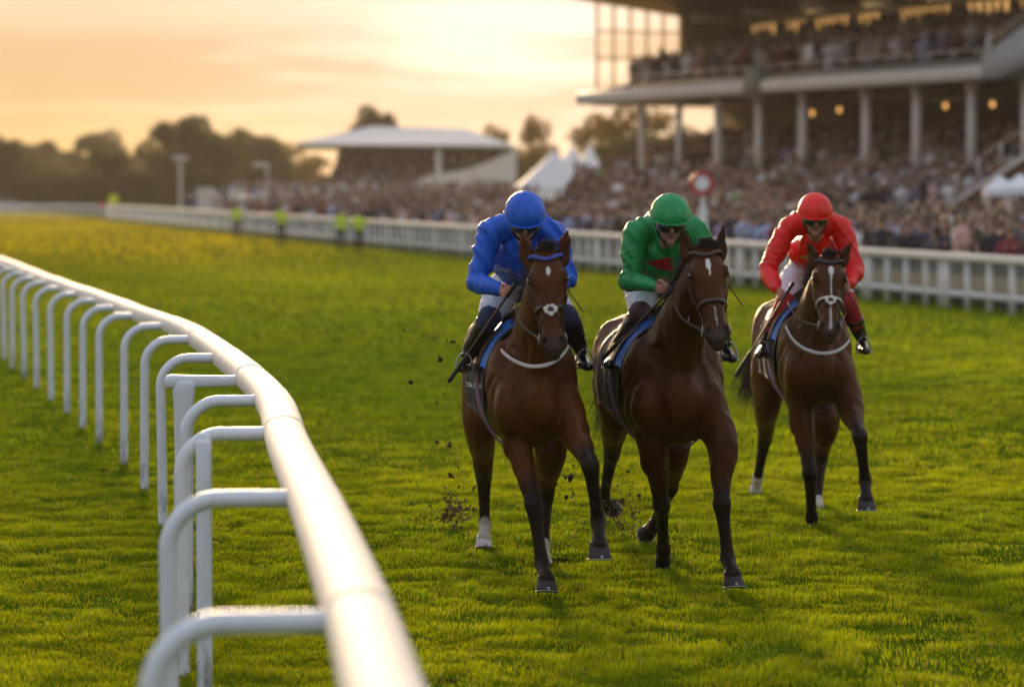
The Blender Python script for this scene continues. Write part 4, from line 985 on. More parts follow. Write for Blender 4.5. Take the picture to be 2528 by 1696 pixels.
    # carve nostrils, ear hollows, mouth and muscle relief
    D = V - P; ht = D @ a / L; hX = D @ hxv / hwk; hY = D @ hn; isH = (ht > -.08) & (ht < 1.12) & (abs(hX) < .14) & (hY > -.2) & (hY < .16)
    disp = np.zeros(len(V)); nosm = np.zeros(len(V))
    for s in (-1, 1):
        q = HP(.905, s * .052, .068); d = V - q; dd = ((d @ hxv) / .014) ** 2 + ((d @ a) / .024) ** 2 + ((d @ hn) / .03) ** 2; w = np.exp(-dd); disp -= .020 * w; nosm = np.maximum(nosm, sstep(w, .12, .5))
        q = HP(.285, s * .108, .05); dd = np.sum((V - q) ** 2, 1) / .024 ** 2; disp -= .007 * np.exp(-dd)
        q = HP(.43, s * .07, .07); dd = np.sum((V - q) ** 2, 1) / .045 ** 2; disp -= .007 * np.exp(-dd)
    mouth = isH & (abs(hY - (-.006 + .0 * ht)) < .010) & (ht > .86); disp -= .008 * mouth * (N @ hn < .7)
    earm = np.zeros(len(V))
    for (eb, et, tw_) in p['ears']:
        d, t = segdist(V, eb, et); fr_ = (N @ hn > .25) & (d < .045) & (t > .08); lat = abs((V - (eb + np.outer(t, et - eb))) @ hxv); inner = fr_ & (lat < .022 * (1 - t * .7)); disp -= .010 * inner; earm = np.maximum(earm, inner * 1.0)
    body = ~isH
    mu = (V - o2) @ fw; mv = (V - o2) @ lt; mz = V[:, 2]
    def groove(A, B, w, dep): return -dep * np.exp(-(segdist(V, A, B)[0] / w) ** 2)
    rel = (vn3(V, .17, 31) - .5) * .024 + (.5 - abs(vn3(V * [1, 1, .45], .05, 33) - .5) * 2 - .2) * .011
    rel += groove(T(.60, 0, 1.34), T(.52, 0, .92), .022, .022)
    for s in (-1, 1):
        rel += groove(T(.52, s * .13, 1.32), T(.42, s * .155, .98), .016, .012) + groove(T(.50, s * .05, 1.42), T(.30, s * .20, 1.46), .020, .012) + groove(T(.36, s * .25, 1.30), T(.10, s * .27, 1.05), .022, .012) + groove(T(.46, s * .03, 1.0), T(.44, s * .14, .97), .016, .010)
        rel += groove(T(.56, s * .085, 1.50), T(.50, s * .06, 1.22), .016, .010)
    for A, K, Fe, Co, lg in legs:
        sd2 = lt * (.028) ; rel += groove(A + sd2 * .8 + [0, -.05, 0], K * .8 + A * .2 + sd2 * .4 + [0, -.04, 0], .012, .007)
    legd = np.full(len(V), 9.0)
    for A, K, Fe, Co, lg in legs: legd = np.minimum(legd, np.minimum(segdist(V, K, Fe)[0], segdist(V, Fe, Co)[0]))
    disp += rel * body * sstep(legd, .06, .16)
    V2 = V + N * disp[:, None]; setV(me, V2)
    # coat colours
    b1, b2, b3 = p['coat']; n1 = vn3(V, .35, 41)[:, None]; C = np.array(b1) * (1 - n1) + np.array(b2) * n1
    hips = sstep(-((V - o2) @ fw), .5, 1.2)[:, None]; C = C * (1 - hips * .5) + np.array(b3) * hips * .5
    black = np.array([.008, .007, .007])
    for A, K, Fe, Co, lg in legs:
        d, t = segdist(V, A + (K - A) * .45, K); f = sstep(t, .15, .8) * sstep(-d, -.13, -.09)
        d2, t2 = segdist(V, K, Fe); f = np.maximum(f, sstep(-d2, -.11, -.075)); d3, t3 = segdist(V, Fe, Co + (Co - Fe) * .3); f = np.maximum(f, sstep(-d3, -.1, -.075))
        if lg.get('hindleg'): f = f * 1.0
        C = C * (1 - f[:, None]) + black * f[:, None]
        if lg.get('sock'):
            g = np.maximum(sstep(-d3, -.10, -.08) * (t3 > .0), sstep(-d2, -.09, -.07) * sstep(t2, 1 - lg['sock'], 1 - lg['sock'] + .06)); C = C * (1 - g[:, None]) + np.array([.60, .54, .44]) * g[:, None]
    # head darks
    f = (sstep(ht, .80, .93) * isH * .85)[:, None]; C = C * (1 - f) + np.array([.045, .034, .032]) * f
    f = (sstep(-np.abs(ht - .27), -.09, -.02) * sstep(abs(hX), .075, .10) * isH * .6)[:, None]; C = C * (1 - f) + black * f
    f = (nosm * .97)[:, None]; C = C * (1 - f) + np.array([.003, .002, .002]) * f
    f = (earm * .45)[:, None]; C = C * (1 - f) + np.array([.02, .012, .008]) * f
    for (t0, t1, w0, w1, x0, col) in p['marks']:
        tc = (ht - t0) / (t1 - t0); wv = (w0 + (w1 - w0) * np.clip(tc, 0, 1)) * (1 + .35 * (vnoise(hX * 60, ht * 60, 1.3, 51) - .5)); edge = np.sin(np.clip(tc, 0, 1) * math.pi) ** .45 if w0 > .012 else 1.0
        f = (isH & (hY > .02) & (tc > 0) & (tc < 1)) * sstep(-abs(hX - x0), -wv * edge, -wv * edge * .6); C = C * (1 - f[:, None]) + np.array(col) * f[:, None]
    # darker crest and throat shading is left to the light
    mud = sstep(vn3(V, .013, 131), .73, .80) * sstep(vn3(V, .20, 133), .45, .62) * sstep(-V[:, 2], -1.35, -.55); C = C * (1 - mud[:, None] * .8) + np.array([.09, .055, .03]) * mud[:, None] * .8
    setcol(me, np.clip(C, 0, 1))
    bodyo = None
    me.transform(Matrix.Translation(-Vector(o2))); me.update()
    bodyo = link('body', me, M['coat'], root); 
    for pl in me.polygons: pl.use_smooth = True
    wm = me.copy(); wm.transform(Matrix.Translation(Vector(o2))); bvh = bvh_of(wm); bpy.data.meshes.remove(wm)
    # eyes
    for s in (-1, 1):
        m = MB(); m.ell(HP(.285, s * .101, .062), (.019, .024, .022), [hxv, a, hn], n=16); m.build('eye', M['eye'], root)
    # hooves
    for A, K, Fe, Co, lg in legs:
        axd = nrm(Fe - Co) * .5 + np.array([0, 0, .5]) if 'axis' not in lg else np.array(lg['axis']); axd = nrm(axd)
        H = Co - axd * .075; hoof(H, 'hoof', axd, lg.get('toe', fw), lg.get('w', .132), root, dark=not lg.get('pale'), shoe=True)
    # hair: forelock, mane, tail
    def strands(m, n, fn, w=.004):
        for i in range(n): pts, ww = fn(i); m.tube(pts, [ww, ww * .8, ww * .15], n=4, sub=4, cap=False)
    r = random.Random(p['seed'])
    m = MB()
    def fl(i):
        b = HP(-.03 + r.uniform(-.05, .03), r.gauss(0, .018), .03 + r.uniform(-.03, .03)); dx = r.gauss(0, .020) + .008; up = r.uniform(.005, .035)
        return [b, b + hxv * dx + np.array([0, .02, up]) + hn * .025, b + hxv * (dx * 2 + r.gauss(0, .012)) + hn * .05 + np.array([0, 0, up * r.uniform(-.5, .9)]) + a * r.uniform(-.01, .02)], .0032
    strands(m, 150, fl); m.build('forelock', M['hair'], root)
    m = MB(); crest = [HP(-.02, 0, -.03) + np.array([0, .03, .02]), (T(.42, 0, 1.50) * .42 + P * .58) + np.array([0, .10, .13]), (T(.34, 0, 1.47) * .80 + P * .20) + np.array([0, .10, .19]), T(.08, 0, 1.60)]
    cc_ = catmull(np.array(crest), 12)
    def mn(i):
        b = cc_[r.randrange(len(cc_))] + np.array([r.gauss(0, .006), 0, -.03]); sd_ = p.get('mane_side', -1); l = r.uniform(.05, .12)
        return [b, b + lt * sd_ * l * .5 + np.array([0, .03, .035 + r.uniform(0, .02)]), b + lt * sd_ * (l + r.gauss(0, .02)) + np.array([0, .05, r.uniform(-.05, .04)])], .0045
    strands(m, 420, mn); m.build('mane', M['hair'], root)
    m = MB(); tb = T(-1.46, 0, 1.36); sd_ = p.get('tail', -.1)
    def tl(i):
        j = r.gauss(0, .03); k = r.gauss(0, .05); e = r.gauss(0, .08)
        return [tb + lt * j * .4, tb - fw * .18 + lt * (j + sd_ * .4) + np.array([0, 0, -.12 + j]), tb - fw * (.42 + e) + lt * (k + sd_) + np.array([0, 0, -.55 + e])], .004
    strands(m, 320, tl); m.build('tail', M['hair'], root)
    # ---- bridle
    brd = p['bridle']; msel = M[brd['mat']]
    def head_ring(t, ang0, ang1, off=.004, n=14):
        w = np.interp(t, ts, hw) * hwk; f = np.interp(t, ts, fr); b = np.interp(t, ts, bk); c = (f - b) / 2; h = (f + b) / 2; pts = []
        for th in np.linspace(ang0, ang1, n):
            x, y = math.cos(th), math.sin(th); x = math.copysign(abs(x) ** .84, x); y = math.copysign(abs(y) ** .84, y)
            pts.append(P + a * (t * L) + hxv * x * (w + off + .002) + hn * (c + y * (h + off + .002)))
        return pts
    def strap(name, pts, w=.010, th=.0035, mt_=None, side=None, par=None):
        m = MB(); m.tube(pts, w, th, side=tuple(a if side is None else side), n=8, sub=2); return m.build(name, mt_ or msel, par or root, origin=root['_o'])
    br = None
    bb = head_ring(.10, -.15, math.pi + .15, .006); bb = [q - a * .05 * abs(math.cos(th)) for q, th in zip(bb, np.linspace(-.15, math.pi + .15, 14))]
    br = strap('bridle', bb, .0125, .005, M['pad_beads'] if brd.get('beads') else msel)
    for s in (0, 1):
        sg = -1 if s else 1
        side_pts = []
        for t in (.03, .15, .28, .42, .58, .72, .82):
            w = np.interp(t, ts, hw) * hwk; f = np.interp(t, ts, fr); b = np.interp(t, ts, bk); side_pts.append(P + a * (t * L) + hxv * sg * (w + .007 + (.008 if .2 < t < .35 else 0)) + hn * ((f - b) / 2 + (.0 if t < .7 else .01)))
        strap('cheek_strap', side_pts, .008, .003, side=hn, par=br)
    nt_ = brd.get('nose', .60); nb_ = head_ring(nt_, -.5, math.pi + .5, .006, 18)
    strap('noseband', nb_, brd.get('nw', .010), .005, par=br, mt_=M[brd.get('nmat', brd['mat'])])
    if brd.get('cross'):
        q0 = HP(nt_ + .04, 0, np.interp(nt_, ts, fr) + .010)
        for sg in (-1, 1):
            strap('noseband_strap', [HP(nt_ - .05, sg * .086, .01), HP(nt_ - .01, sg * .055, .085), q0, HP(nt_ + .14, -sg * .066, .045), HP(nt_ + .22, -sg * .060, -.02)], .006, .003, par=br)
        m = MB()
        for k, (da, sr) in enumerate(brd.get('pads', [(-.25, .017), (.5, .012), (1.57, .019), (2.6, .013), (3.4, .017), (4.2, .012), (5.1, .014)])):
            an = da; c = q0 + hxv * math.cos(an) * .028 + a * math.sin(an) * .024 + hn * .002; m.ell(c, (sr, sr, .008), [hxv, a, hn], n=8)
        m.build('nose_pad', M['fleece'], br, origin=root['_o']); m = MB(); m.ell(q0 + hn * .004, (.020, .017, .008), [hxv, a, hn], n=12); m.build('nose_patch', M['strap_black'], br, origin=root['_o'])
    bits = []
    for sg in (-1, 1):
        c = HP(.845, sg * .076, .000); m = MB(); ths = np.linspace(0, 2 * math.pi, 18); m.tube([c + hn * math.sin(t) * .030 + a * math.cos(t) * .030 + hxv * sg * .004 * math.cos(t) for t in ths], .0042, n=8, sub=1, cap=False); m.build('bit_ring', M['steel'], br, origin=root['_o']); bits.append(c)
    m = MB(); m.tube([bits[0], HP(.86, 0, -.012), bits[1]], .006, n=8, sub=3); m.build('bit', M['steel'], br, origin=root['_o'])
    # ---- reins
    for sg, c in zip((-1, 1), bits):
        hd = p['hands'][0 if sg < 0 else 1]; q = c + (hd - c) * .18 + np.array([0, 0, -.02]); mid = (c + hd) / 2 + np.array([0, 0, -.035]) + lt * sg * .03
        strap('rein', [c, q, mid, hd], .008, .0035, side=np.array([0, 0, 1.]), mt_=M['strap_white'] if brd.get('pale_reins') else msel)
        if brd.get('martingale'): 
            m = MB(); qq = c + (hd - c) * .42 + np.array([0, 0, -.03]); m.tube([qq + [0, math.cos(t) * .014, math.sin(t) * .014] for t in np.linspace(0, 6.28, 12)], .003, n=6, sub=1, cap=False); m.build('rein_ring', M['steel'], root)
    # loose rein end beyond the right cheek
    c = HP(.36, .112, .0); strap('rein_end', [c, c + hxv * .03 + np.array([0, -.0, -.05]), c + hxv * .065 + np.array([0, 0, -.10]), c + hxv * .085 + np.array([0, 0, -.13])], .006, .003, side=hn)
    # ---- breast strap laid on the chest
    if p.get('breast'):
        pts = [hit(bvh, x, y, .012, ymin=cy - .36) for x, y in catmull(np.array(p['breast'], float), 4)]; pts = [q for q in pts if q is not None]
        if len(pts) > 3:
            P2 = np.array(pts)
            for _ in range(3): P2[1:-1] = P2[1:-1] * .5 + (P2[:-2] + P2[2:]) * .25 + np.array([0, -.002, 0])
            bs = strap('breast_strap', list(P2), .0125, .006, mt_=M['strap_white'], side=np.array([0, 0, 1.]))
    # ---- saddle cloth, pad, saddle, girth
    def shell(u, ang, off):
        w = np.interp(-u, [-q[0] for q in st], [q[2] for q in st]) * wf; h = np.interp(-u, [-q[0] for q in st], [q[3] for q in st]) * hs; zc = np.interp(-u, [-q[0] for q in st], [q[1] for q in st]) * hs
        x = math.sin(ang); z = math.cos(ang); x = math.copysign(abs(x) ** .92, x); z = math.copysign(abs(z) ** .92, z)
        return o2 + fw * u + lt * x * (w + off) + np.array([0, 0, zc + z * (h + off)])
    us = np.linspace(.02, -.62, 12); angs = np.linspace(-1.90, 1.90, 30)
    g = [[shell(u, an, .012 + .012 * max(0, abs(an) - .8) + .006 * math.sin(u * 22 + an * 3)) + np.array([0, 0, -.03 if abs(an) > 1.85 else 0]) for an in angs] for u in us]
    m = MB(); m.sheet(np.array(g), .006); sc_ = m.build('saddle_cloth', M['cloth_black'], root)
    so = sc_.modifiers.new('s', 'SUBSURF'); so.levels = 1; so.render_levels = 1
    g = [[shell(u, an, .026 + .004 * k) for an in np.linspace(-1.32, 1.32, 24)] for k, u in enumerate(np.linspace(.10, -.03, 5))]
    m = MB(); m.sheet(np.array(g), .014); m.build('saddle_pad', M['pad_blue'], root)
    for uu in (.12, -.045):
        m = MB(); m.tube([shell(uu, an, .034) for an in np.linspace(-1.36, 1.36, 20)], .010, n=8, sub=1); m.build('pad_piping', M['strap_black'], root)
    m = MB(); m.tube([shell(u, 0, q) for u, q in ((-.02, .075), (-.12, .035), (-.30, .03), (-.48, .075))], [.09, .13, .15, .14], [.03, .022, .02, .03], side=tuple(lt), n=16)
    for s in (-1, 1): m.tube([shell(-.10, s * .45, .035), shell(-.13, s * .9, .04), shell(-.16, s * 1.3, .04)], [.16, .15, .10], [.012, .01, .008], side=tuple(fw), n=12)
    m.build('saddle', M['leather'], root)
    for k, u0 in enumerate((-.20, -.235)):
        m = MB(); g = [[shell(u0 + du + .17 * max(0, abs(an) - 1.2), an, .024 + .003 * k) for an in np.linspace(-3.1, 3.1, 40)] for du in (-.03, 0, .03)]; m.sheet(np.array(g), .004); m.build('girth', M['girth'], root)
    out.update(root=root, bvh=bvh, cloth=bvh_of_obj(sc_, root), shell=shell, HP=HP, o2=o2, lt=lt, fw=fw)
    return out
def bvh_of_obj(o, root):
    me = o.data.copy(); me.transform(Matrix.Translation(Vector(root['_o']))); b = bvh_of(me); bpy.data.meshes.remove(me); return b
def decal_text(txt, px, py, hpx, rot, bvh, name, mt_, root, shear=0.0, sx=1.0, font_bold=True):
    cu = bpy.data.curves.new('t', 'FONT'); cu.body = txt; cu.size = 1.0; cu.shear = shear; cu.resolution_u = 3; cu.offset = .012
    o = bpy.data.objects.new('t', cu); COL.objects.link(o); dg = bpy.context.evaluated_depsgraph_get(); dg.update(); me = bpy.data.meshes.new_from_object(o.evaluated_get(dg)); bpy.data.objects.remove(o)
    V = getV(me); c, s = math.cos(rot), math.sin(rot); V2 = V.copy(); ok = np.ones(len(V), bool); last = None
    for i, (x, y, z) in enumerate(V):
        X, Y = x * hpx * 1.4 * sx, -y * hpx * 1.4; q = hit(bvh, px + X * c - Y * s, py + X * s + Y * c, .005)
        if q is None: ok[i] = False; q = last if last is not None else W(px, py, 18.2)
        last = q; V2[i] = q - np.array(root['_o'])
    F = [list(p_.vertices) for p_ in me.polygons if all(ok[v] for v in p_.vertices)]; bpy.data.meshes.remove(me); m2 = bpy.data.meshes.new(name); m2.from_pydata(V2.tolist(), [], F); m2.update()
    return link(name, m2, mt_, root)
def decal_poly(pts, bvh, name, mt_, root, off=.005, sub=6):
    """a patch laid on a surface: pts are outline corners (4)"""
    g = []; A, Bq, Cq, D = [np.array(q, float) for q in pts]
    for i in range(sub + 1):
        row = []
        for j in range(sub + 1):
            u, v = i / sub, j / sub; q = (A * (1 - u) + Bq * u) * (1 - v) + (D * (1 - u) + Cq * u) * v; h = hit(bvh, q[0], q[1], off); row.append(h)
        g.append(row)
    ok = [q for r_ in g for q in r_ if q is not None]
    if not ok: return None
    g = [[(q if q is not None else ok[0]) for q in r_] for r_ in g]
    V = np.array(g).reshape(-1, 3); n = sub + 1; F = []
    for i in range(sub):
        for j in range(sub):
            f = [i * n + j, (i + 1) * n + j, (i + 1) * n + j + 1, i * n + j + 1]
            if max(np.linalg.norm(V[f[a_]] - V[f[b_]]) for a_ in range(4) for b_ in range(a_)) < .12: F.append(f)
    m = MB(); m.add(V, F); return m.build(name, mt_, root)

def rider(p, h):
    J = p['J']; root = empty('person', tuple(J['pelvis']), p['label'], 'person')
    X = np.array([1., 0, 0]); ha = p['pitch']; f = np.array([math.sin(p['yaw']) * math.cos(ha), -math.cos(p['yaw']) * math.cos(ha), -math.sin(ha)]); sx_ = nrm(np.cross(f, [0, 0, 1.])); sx_ = sx_ if sx_[0] > 0 else -sx_; upv = nrm(np.cross(sx_, f)); upv = upv if upv[2] > 0 else -upv
    AX = [sx_, f, upv]; hc = J['head']
    def HD(x, y, z): return hc + sx_ * x + f * y + upv * z
    # ---- body: one continuous skin
    b = MB()
    sh = J['shoulder']; el = J['elbow']; wr = J['wrist']; hp = J['hip']; kn = J['knee']; an = J['ankle']; toe = J['toe']; neck = J['neck']; pel = J['pelvis']; ch = J['chest']
    b.tube([pel, pel * .5 + ch * .5, ch, ch * .45 + neck * .55], [.145, .125, .165, .12], [.10, .09, .11, .08], n=16)
    b.tube([sh[0], (sh[0] + sh[1]) / 2 + [0, .02, .03], sh[1]], [.05, .075, .05], n=12)
    b.tube([ch * .4 + neck * .6, neck, hc + (-.02) * f * 0 + upv * -.06], [.06, .052, .05], n=12)
    b.ell(HD(0, -.005, .02), (.076, .098, .105), AX, n=20); b.tube([HD(0, .01, -.02), HD(0, .035, -.075), HD(0, .055, -.105)], [.066, .052, .026], [.06, .045, .026], side=tuple(sx_), n=14)
    b.tube([HD(0, .085, .012), HD(0, .108, -.022), HD(0, .096, -.036)], [.009, .013, .012], n=10)
    b.ell(HD(0, .078, -.060), (.024, .014, .007), AX, n=10); b.ell(HD(0, .074, -.072), (.020, .012, .007), AX, n=10); b.ell(HD(0, .06, -.100), (.018, .016, .014), AX, n=10)
    for s in (-1, 1):
        b.ell(HD(s * .078, -.01, -.005), (.012, .022, .032), AX, n=10); b.ell(HD(s * .044, .062, -.020), (.020, .018, .018), AX, n=10)
    for k in (0, 1):
        b.tube([sh[k], el[k], wr[k]], [.045, .032, .025], n=12, sub=4); s = -1 if k == 0 else 1
        b.tube([hp[k], kn[k]], [.080, .038], n=14); b.tube([kn[k], kn[k] * .6 + an[k] * .4, an[k]], [.038, .036, .022], n=12); b.tube([an[k] + [0, 0, -.02], toe[k] * .7 + an[k] * .3 + [0, 0, -.035]], [.020, .016], n=10)
        # hand: palm, four unequal curled fingers and a thumb round the rein
        hd = nrm(J['knuckle'][k] - wr[k]); dn_ = nrm(np.array([0, -.25, -1.]) - hd * (np.array([0, -.25, -1.]) @ hd)); cu = nrm(np.cross(hd, dn_)); cu = cu if cu[1] < 0 else -cu
        b.tube([wr[k], wr[k] + hd * .035, wr[k] + hd * .072], [.027, .036, .038], [.020, .019, .017], side=tuple(dn_), n=12)
        for i, (ln, r_) in enumerate([(.98, .0092), (1.06, .0095), (1.0, .009), (.82, .008)]):
            K = wr[k] + hd * (.078 - .005 * abs(i - 1)) + dn_ * (-.030 + .0195 * i) - cu * .004
            b.tube([K - hd * .02, K + hd * .022 * ln + cu * .004, K + hd * .026 * ln + cu * .026, K + hd * .004 + cu * .036 * ln, K - hd * .012 + cu * .026], [r_, r_, r_ * .97, r_ * .92, r_ * .85], n=8, sub=3)
        K = wr[k] + hd * .018 - dn_ * .026 + cu * .006; b.tube([K, K + hd * .028 - dn_ * .012 + cu * .018, K + hd * .052 - dn_ * .010 + cu * .028, K + hd * .070 - dn_ * .002 + cu * .030], [.0125, .0115, .010, .0085], n=8, sub=3)
    me = fuse(b, .0052, 3); V = getV(me); C = np.tile(np.array([.45, .235, .155]), (len(V), 1)); D = V - hc; y = D @ f; z = D @ upv; x = D @ sx_
    lip = (y > .06) & (abs(z + .066) < .009) & (abs(x) < .024); C[lip] = [.33, .12, .10]; st_ = (y > .0) & (z < -.03) & (z > -.115); nzv = vn3(V, .02, 61)[:, None]; C = np.where(st_[:, None] & ~lip[:, None], C * (.82 + .15 * nzv), C)
    ck = np.exp(-((abs(x) - .045) ** 2 + (z + .03) ** 2) / .02 ** 2)[:, None] * (y > .03)[:, None]; C = C * (1 - .35 * ck * np.array([0, .6, .6]))
    hand = np.zeros(len(V), bool)
    for k in (0, 1): hand |= np.linalg.norm(V - (wr[k] + nrm(J['knuckle'][k] - wr[k]) * .07), axis=1) < .08
    C[hand] = C[hand] * [1.0, .88, .88] * (.86 + .25 * vn3(V[hand], .018, 71)[:, None])
    setcol(me, C); me.transform(Matrix.Translation(-Vector(root['_o']))); bo = link('body', me, M['skin'], root)
    for k, sgn in ((0, -1), (1, 1)):       # hair and strap at the sides of the helmet
        pass
    # ---- jersey with wind filled folds
    j = MB()
    j.tube([pel + (ch - pel) * .12, pel * .5 + ch * .5 + [0, 0, .02], ch + [0, 0, .01], ch * .4 + neck * .6], [.150, .150, .185, .12], [.11, .115, .13, .095], side=(1, 0, 0), n=24, sub=4)
    j.tube([sh[0] + [.01, 0, 0], (sh[0] + sh[1]) / 2 + [0, .04, .055], sh[1] - [.01, 0, 0]], [.074, .092, .074], [.078, .09, .078], n=16)
    for k in (0, 1):
        w2 = wr[k] + (el[k] - wr[k]) * .10
        j.tube([sh[k], sh[k] * .5 + el[k] * .5, el[k] * .9 + sh[k] * .1, el[k], el[k] * .7 + w2 * .3, w2 * .8 + el[k] * .2, w2], [.077, .066, .056, .053, .051, .038, .032], n=18, sub=4)
    j.tube([neck - (neck - ch) * .25, neck + (hc - neck) * .10], [.068, .058], n=14)
    me = fuse(j, .0075, 4); V = getV(me); N = getN(me)
    disp = np.zeros(len(V))
    for k in (0, 1):        # rings of folds running round the sleeves, long drapes on the trunk
        for A_, B_, ph in ((sh[k], el[k], 0), (el[k], wr[k], 2)):
            d, t = segdist(V, A_, B_); ln = np.linalg.norm(B_ - A_); m_ = sstep(-d, -.12, -.07); wob = vn3(V, .07, 81 + k) * 1.6 + (V[:, 0] * 8)
            rdg = 1 - abs(((t * ln / .042 + wob * 1.1 + ph) % 1.0) * 2 - 1); disp += .0035 * (sstep(rdg, .25, 1.0) - .35) * m_ * sstep(vn3(V, .10, 85 + k), .45, .62)
    tr = 1 - np.clip(disp * 0, 0, 1); q = (V[:, 0] * 9 + vn3(V, .12, 91) * 4.5 + V[:, 2] * 4) % 1.0; rdg = 1 - abs(q * 2 - 1); V3 = V @ np.array([[1, .3, .5], [.2, .5, .1], [.6, .2, .45]]); rg2 = 1 - abs(vn3(V3, .075, 95) * 2 - 1) * 2.6; disp += .004 * (sstep(rdg, .5, 1) - .3) + np.clip(rg2, -.6, 1) * .0125 + (vn3(V, .15, 97) - .5) * .020
    setV(me, V + N * disp[:, None]); me.transform(Matrix.Translation(-Vector(root['_o'])))
    jo = link('jersey', me, p['silk'], root); jb = bvh_of_obj(jo, root)
    # cuffs
    for k in (0, 1):
        m = MB(); w1 = wr[k] + (el[k] - wr[k]) * .02; w2 = wr[k] + (el[k] - wr[k]) * .17; m.tube([w1, (w1 + w2) / 2, w2], [.031, .035, .036], n=16, sub=2, cap=True); m.build('cuff', p.get('cuff', p['silk']), root)
    # ---- breeches
    m = MB(); m.tube([pel + [0, .03, 0], pel * .7 + ch * .3], [.165, .155], [.12, .12], n=20)
    for k in (0, 1):
        kt = kn[k] + (hp[k] - kn[k]) * .16; m.tube([hp[k] * .6 + pel * .4, hp[k], hp[k] * .5 + kn[k] * .5, kt], [.11, .112, .096, .076], n=16, sub=3)
    me = fuse(m, .009, 4); V = getV(me); N = getN(me); rdg = 1 - abs(((V[:, 2] * 9 + V[:, 1] * 6 + vn3(V, .08, 101) * 3.2) % 1) * 2 - 1); setV(me, V + N * (.006 * (sstep(rdg, .55, 1) - .3))[:, None]); me.transform(Matrix.Translation(-Vector(root['_o']))); link('breeches', me, M['breeches'], root)
    # ---- upper leg covers (coloured) and boots
    for k in (0, 1):
        ka = kn[k] + (hp[k] - kn[k]) * .10; lower = kn[k] * .75 + an[k] * .25 if not p.get('longsock') else kn[k] * .40 + an[k] * .60
        m = MB(); m.tube([ka, kn[k], lower], [.074, .069, .060], n=16, sub=3); m.build('stocking', p['legcol'], root)
        m = MB(); t0 = kn[k] * .86 + an[k] * .14 if not p.get('longsock') else kn[k] * .5 + an[k] * .5
        m.tube([t0, kn[k] * .45 + an[k] * .55, an[k] * .92 + kn[k] * .08], [.070, .062, .047], n=16, sub=3)
        ft = nrm(toe[k] - an[k]); heel = an[k] - ft * .035 + [0, 0, -.05]
        m.tube([heel, an[k] + [0, 0, -.045], toe[k] * .6 + an[k] * .4 + [0, 0, -.03], toe[k] + ft * .035], [.038, .045, .045, .032], [.034, .042, .036, .028], side=(1, 0, 0), n=14, sub=3)
        me = fuse(m, .006, 3); V = getV(me); N = getN(me); setV(me, V + N * ((vn3(V, .04, 111) - .5) * .009)[:, None]); me.transform(Matrix.Translation(-Vector(root['_o']))); bt = link('boot', me, M['boot'], root)
        # stirrup iron and leather belong to the saddle
        fc = toe[k] * .55 + an[k] * .45 + np.array([0, 0, -.055]); m = MB(); wv = .055
        m.tube([fc + [-wv, 0, 0], fc + [wv, 0, 0]], .008, .018, side=(0, 0, 1), n=8, sub=1)
        m.tube([fc + [-wv * math.cos(t), 0, .115 * math.sin(t)] for t in np.linspace(0, math.pi, 12)], .0055, n=8, sub=1); sti = m.build('stirrup', M['steel'], h['root'])
        m = MB(); m.tube([fc + [0, 0, .115], h['shell'](-.14, (-1 if k == 0 else 1) * .9, .05)], .004, .010, side=tuple(h['fw']), n=6, sub=1); m.build('stirrup_leather', M['strap_black'], h['root'])
    # ---- helmet with silk cap
    m = MB(); n = 72; rings = []; ks = 18
    for i in range(ks + 1):
        ph = (i / ks) * 1.60; ring = []
        for jn in range(n):
            th = 2 * math.pi * jn / n; seam = 1 - .05 * math.exp(-((((th / (math.pi / 3)) + .5) % 1 - .5) * 13) ** 2) * math.sin(min(ph, 1.57)); pf = 1.0
            rr = math.sin(ph) * seam * (1.0 + .012 * math.sin(th * 7 + ph * 5)); ring.append(HD(math.cos(th) * rr * (.127 - .008 * max(0, ph - 1.2)), math.sin(th) * rr * .150 * pf - .006, math.cos(ph) * .138 * seam + .030))
        rings.append(ring)
    rings.append([HD((np.array(q) - hc) @ sx_ * .90, ((np.array(q) - hc) @ f) * .90, ((np.array(q) - hc) @ upv) - .004) for q in rings[-1]])
    V = np.array(rings).reshape(-1, 3); F = [[i * n + j_, i * n + (j_ + 1) % n, (i + 1) * n + (j_ + 1) % n, (i + 1) * n + j_] for i in range(ks + 1) for j_ in range(n)]
    m.add(V, F); hel = m.build('helmet', p['cap'], root); ss = hel.modifiers.new('s', 'SUBSURF'); ss.levels = 1; ss.render_levels = 1
    m = MB(); m.ell(HD(0, -.006, .168), (.010, .010, .005), AX, n=10); m.build('cap_button', p['cap'], hel, origin=root['_o'])
    # peak band at the front edge
    pts = [HD(math.cos(t) * .121, math.sin(t) * .153 - .006, .026 - .002 * math.sin(t)) for t in np.linspace(-.25, math.pi + .25, 22)]; m = MB(); m.tube(pts, .0065, .008, side=tuple(upv), n=10, sub=1); m.build('peak', p['cap'], hel, origin=root['_o'])
    # ---- goggles, chin strap
    g = []
    for i, z in enumerate(np.linspace(.020, -.036, 7)):
        row = []
        for t in np.linspace(.26, math.pi - .26, 25):
            nose = math.exp(-((t - math.pi / 2) / .16) ** 2); zz_ = z + (nose * .014 if z < -.005 else 0) ; bulge = .010 * math.sin((i / 6) * math.pi); row.append(HD(math.cos(t) * (.088 + bulge), math.sin(t) * (.098 + bulge) + .006, zz_ - .004 * 0))
        g.append(row)
    m = MB(); m.sheet(np.array(g), .004); go = m.build('goggles', M['goggle'], root)
    m = MB(); m.tube([HD(math.cos(t) * .091, math.sin(t) * .103 + .004, -.036 + (.014 * math.exp(-((t - math.pi / 2) / .16) ** 2))) for t in np.linspace(.26, math.pi - .26, 25)], .0042, n=8, sub=1); m.build('goggle_rim', M['strap_black'], go, origin=root['_o'])
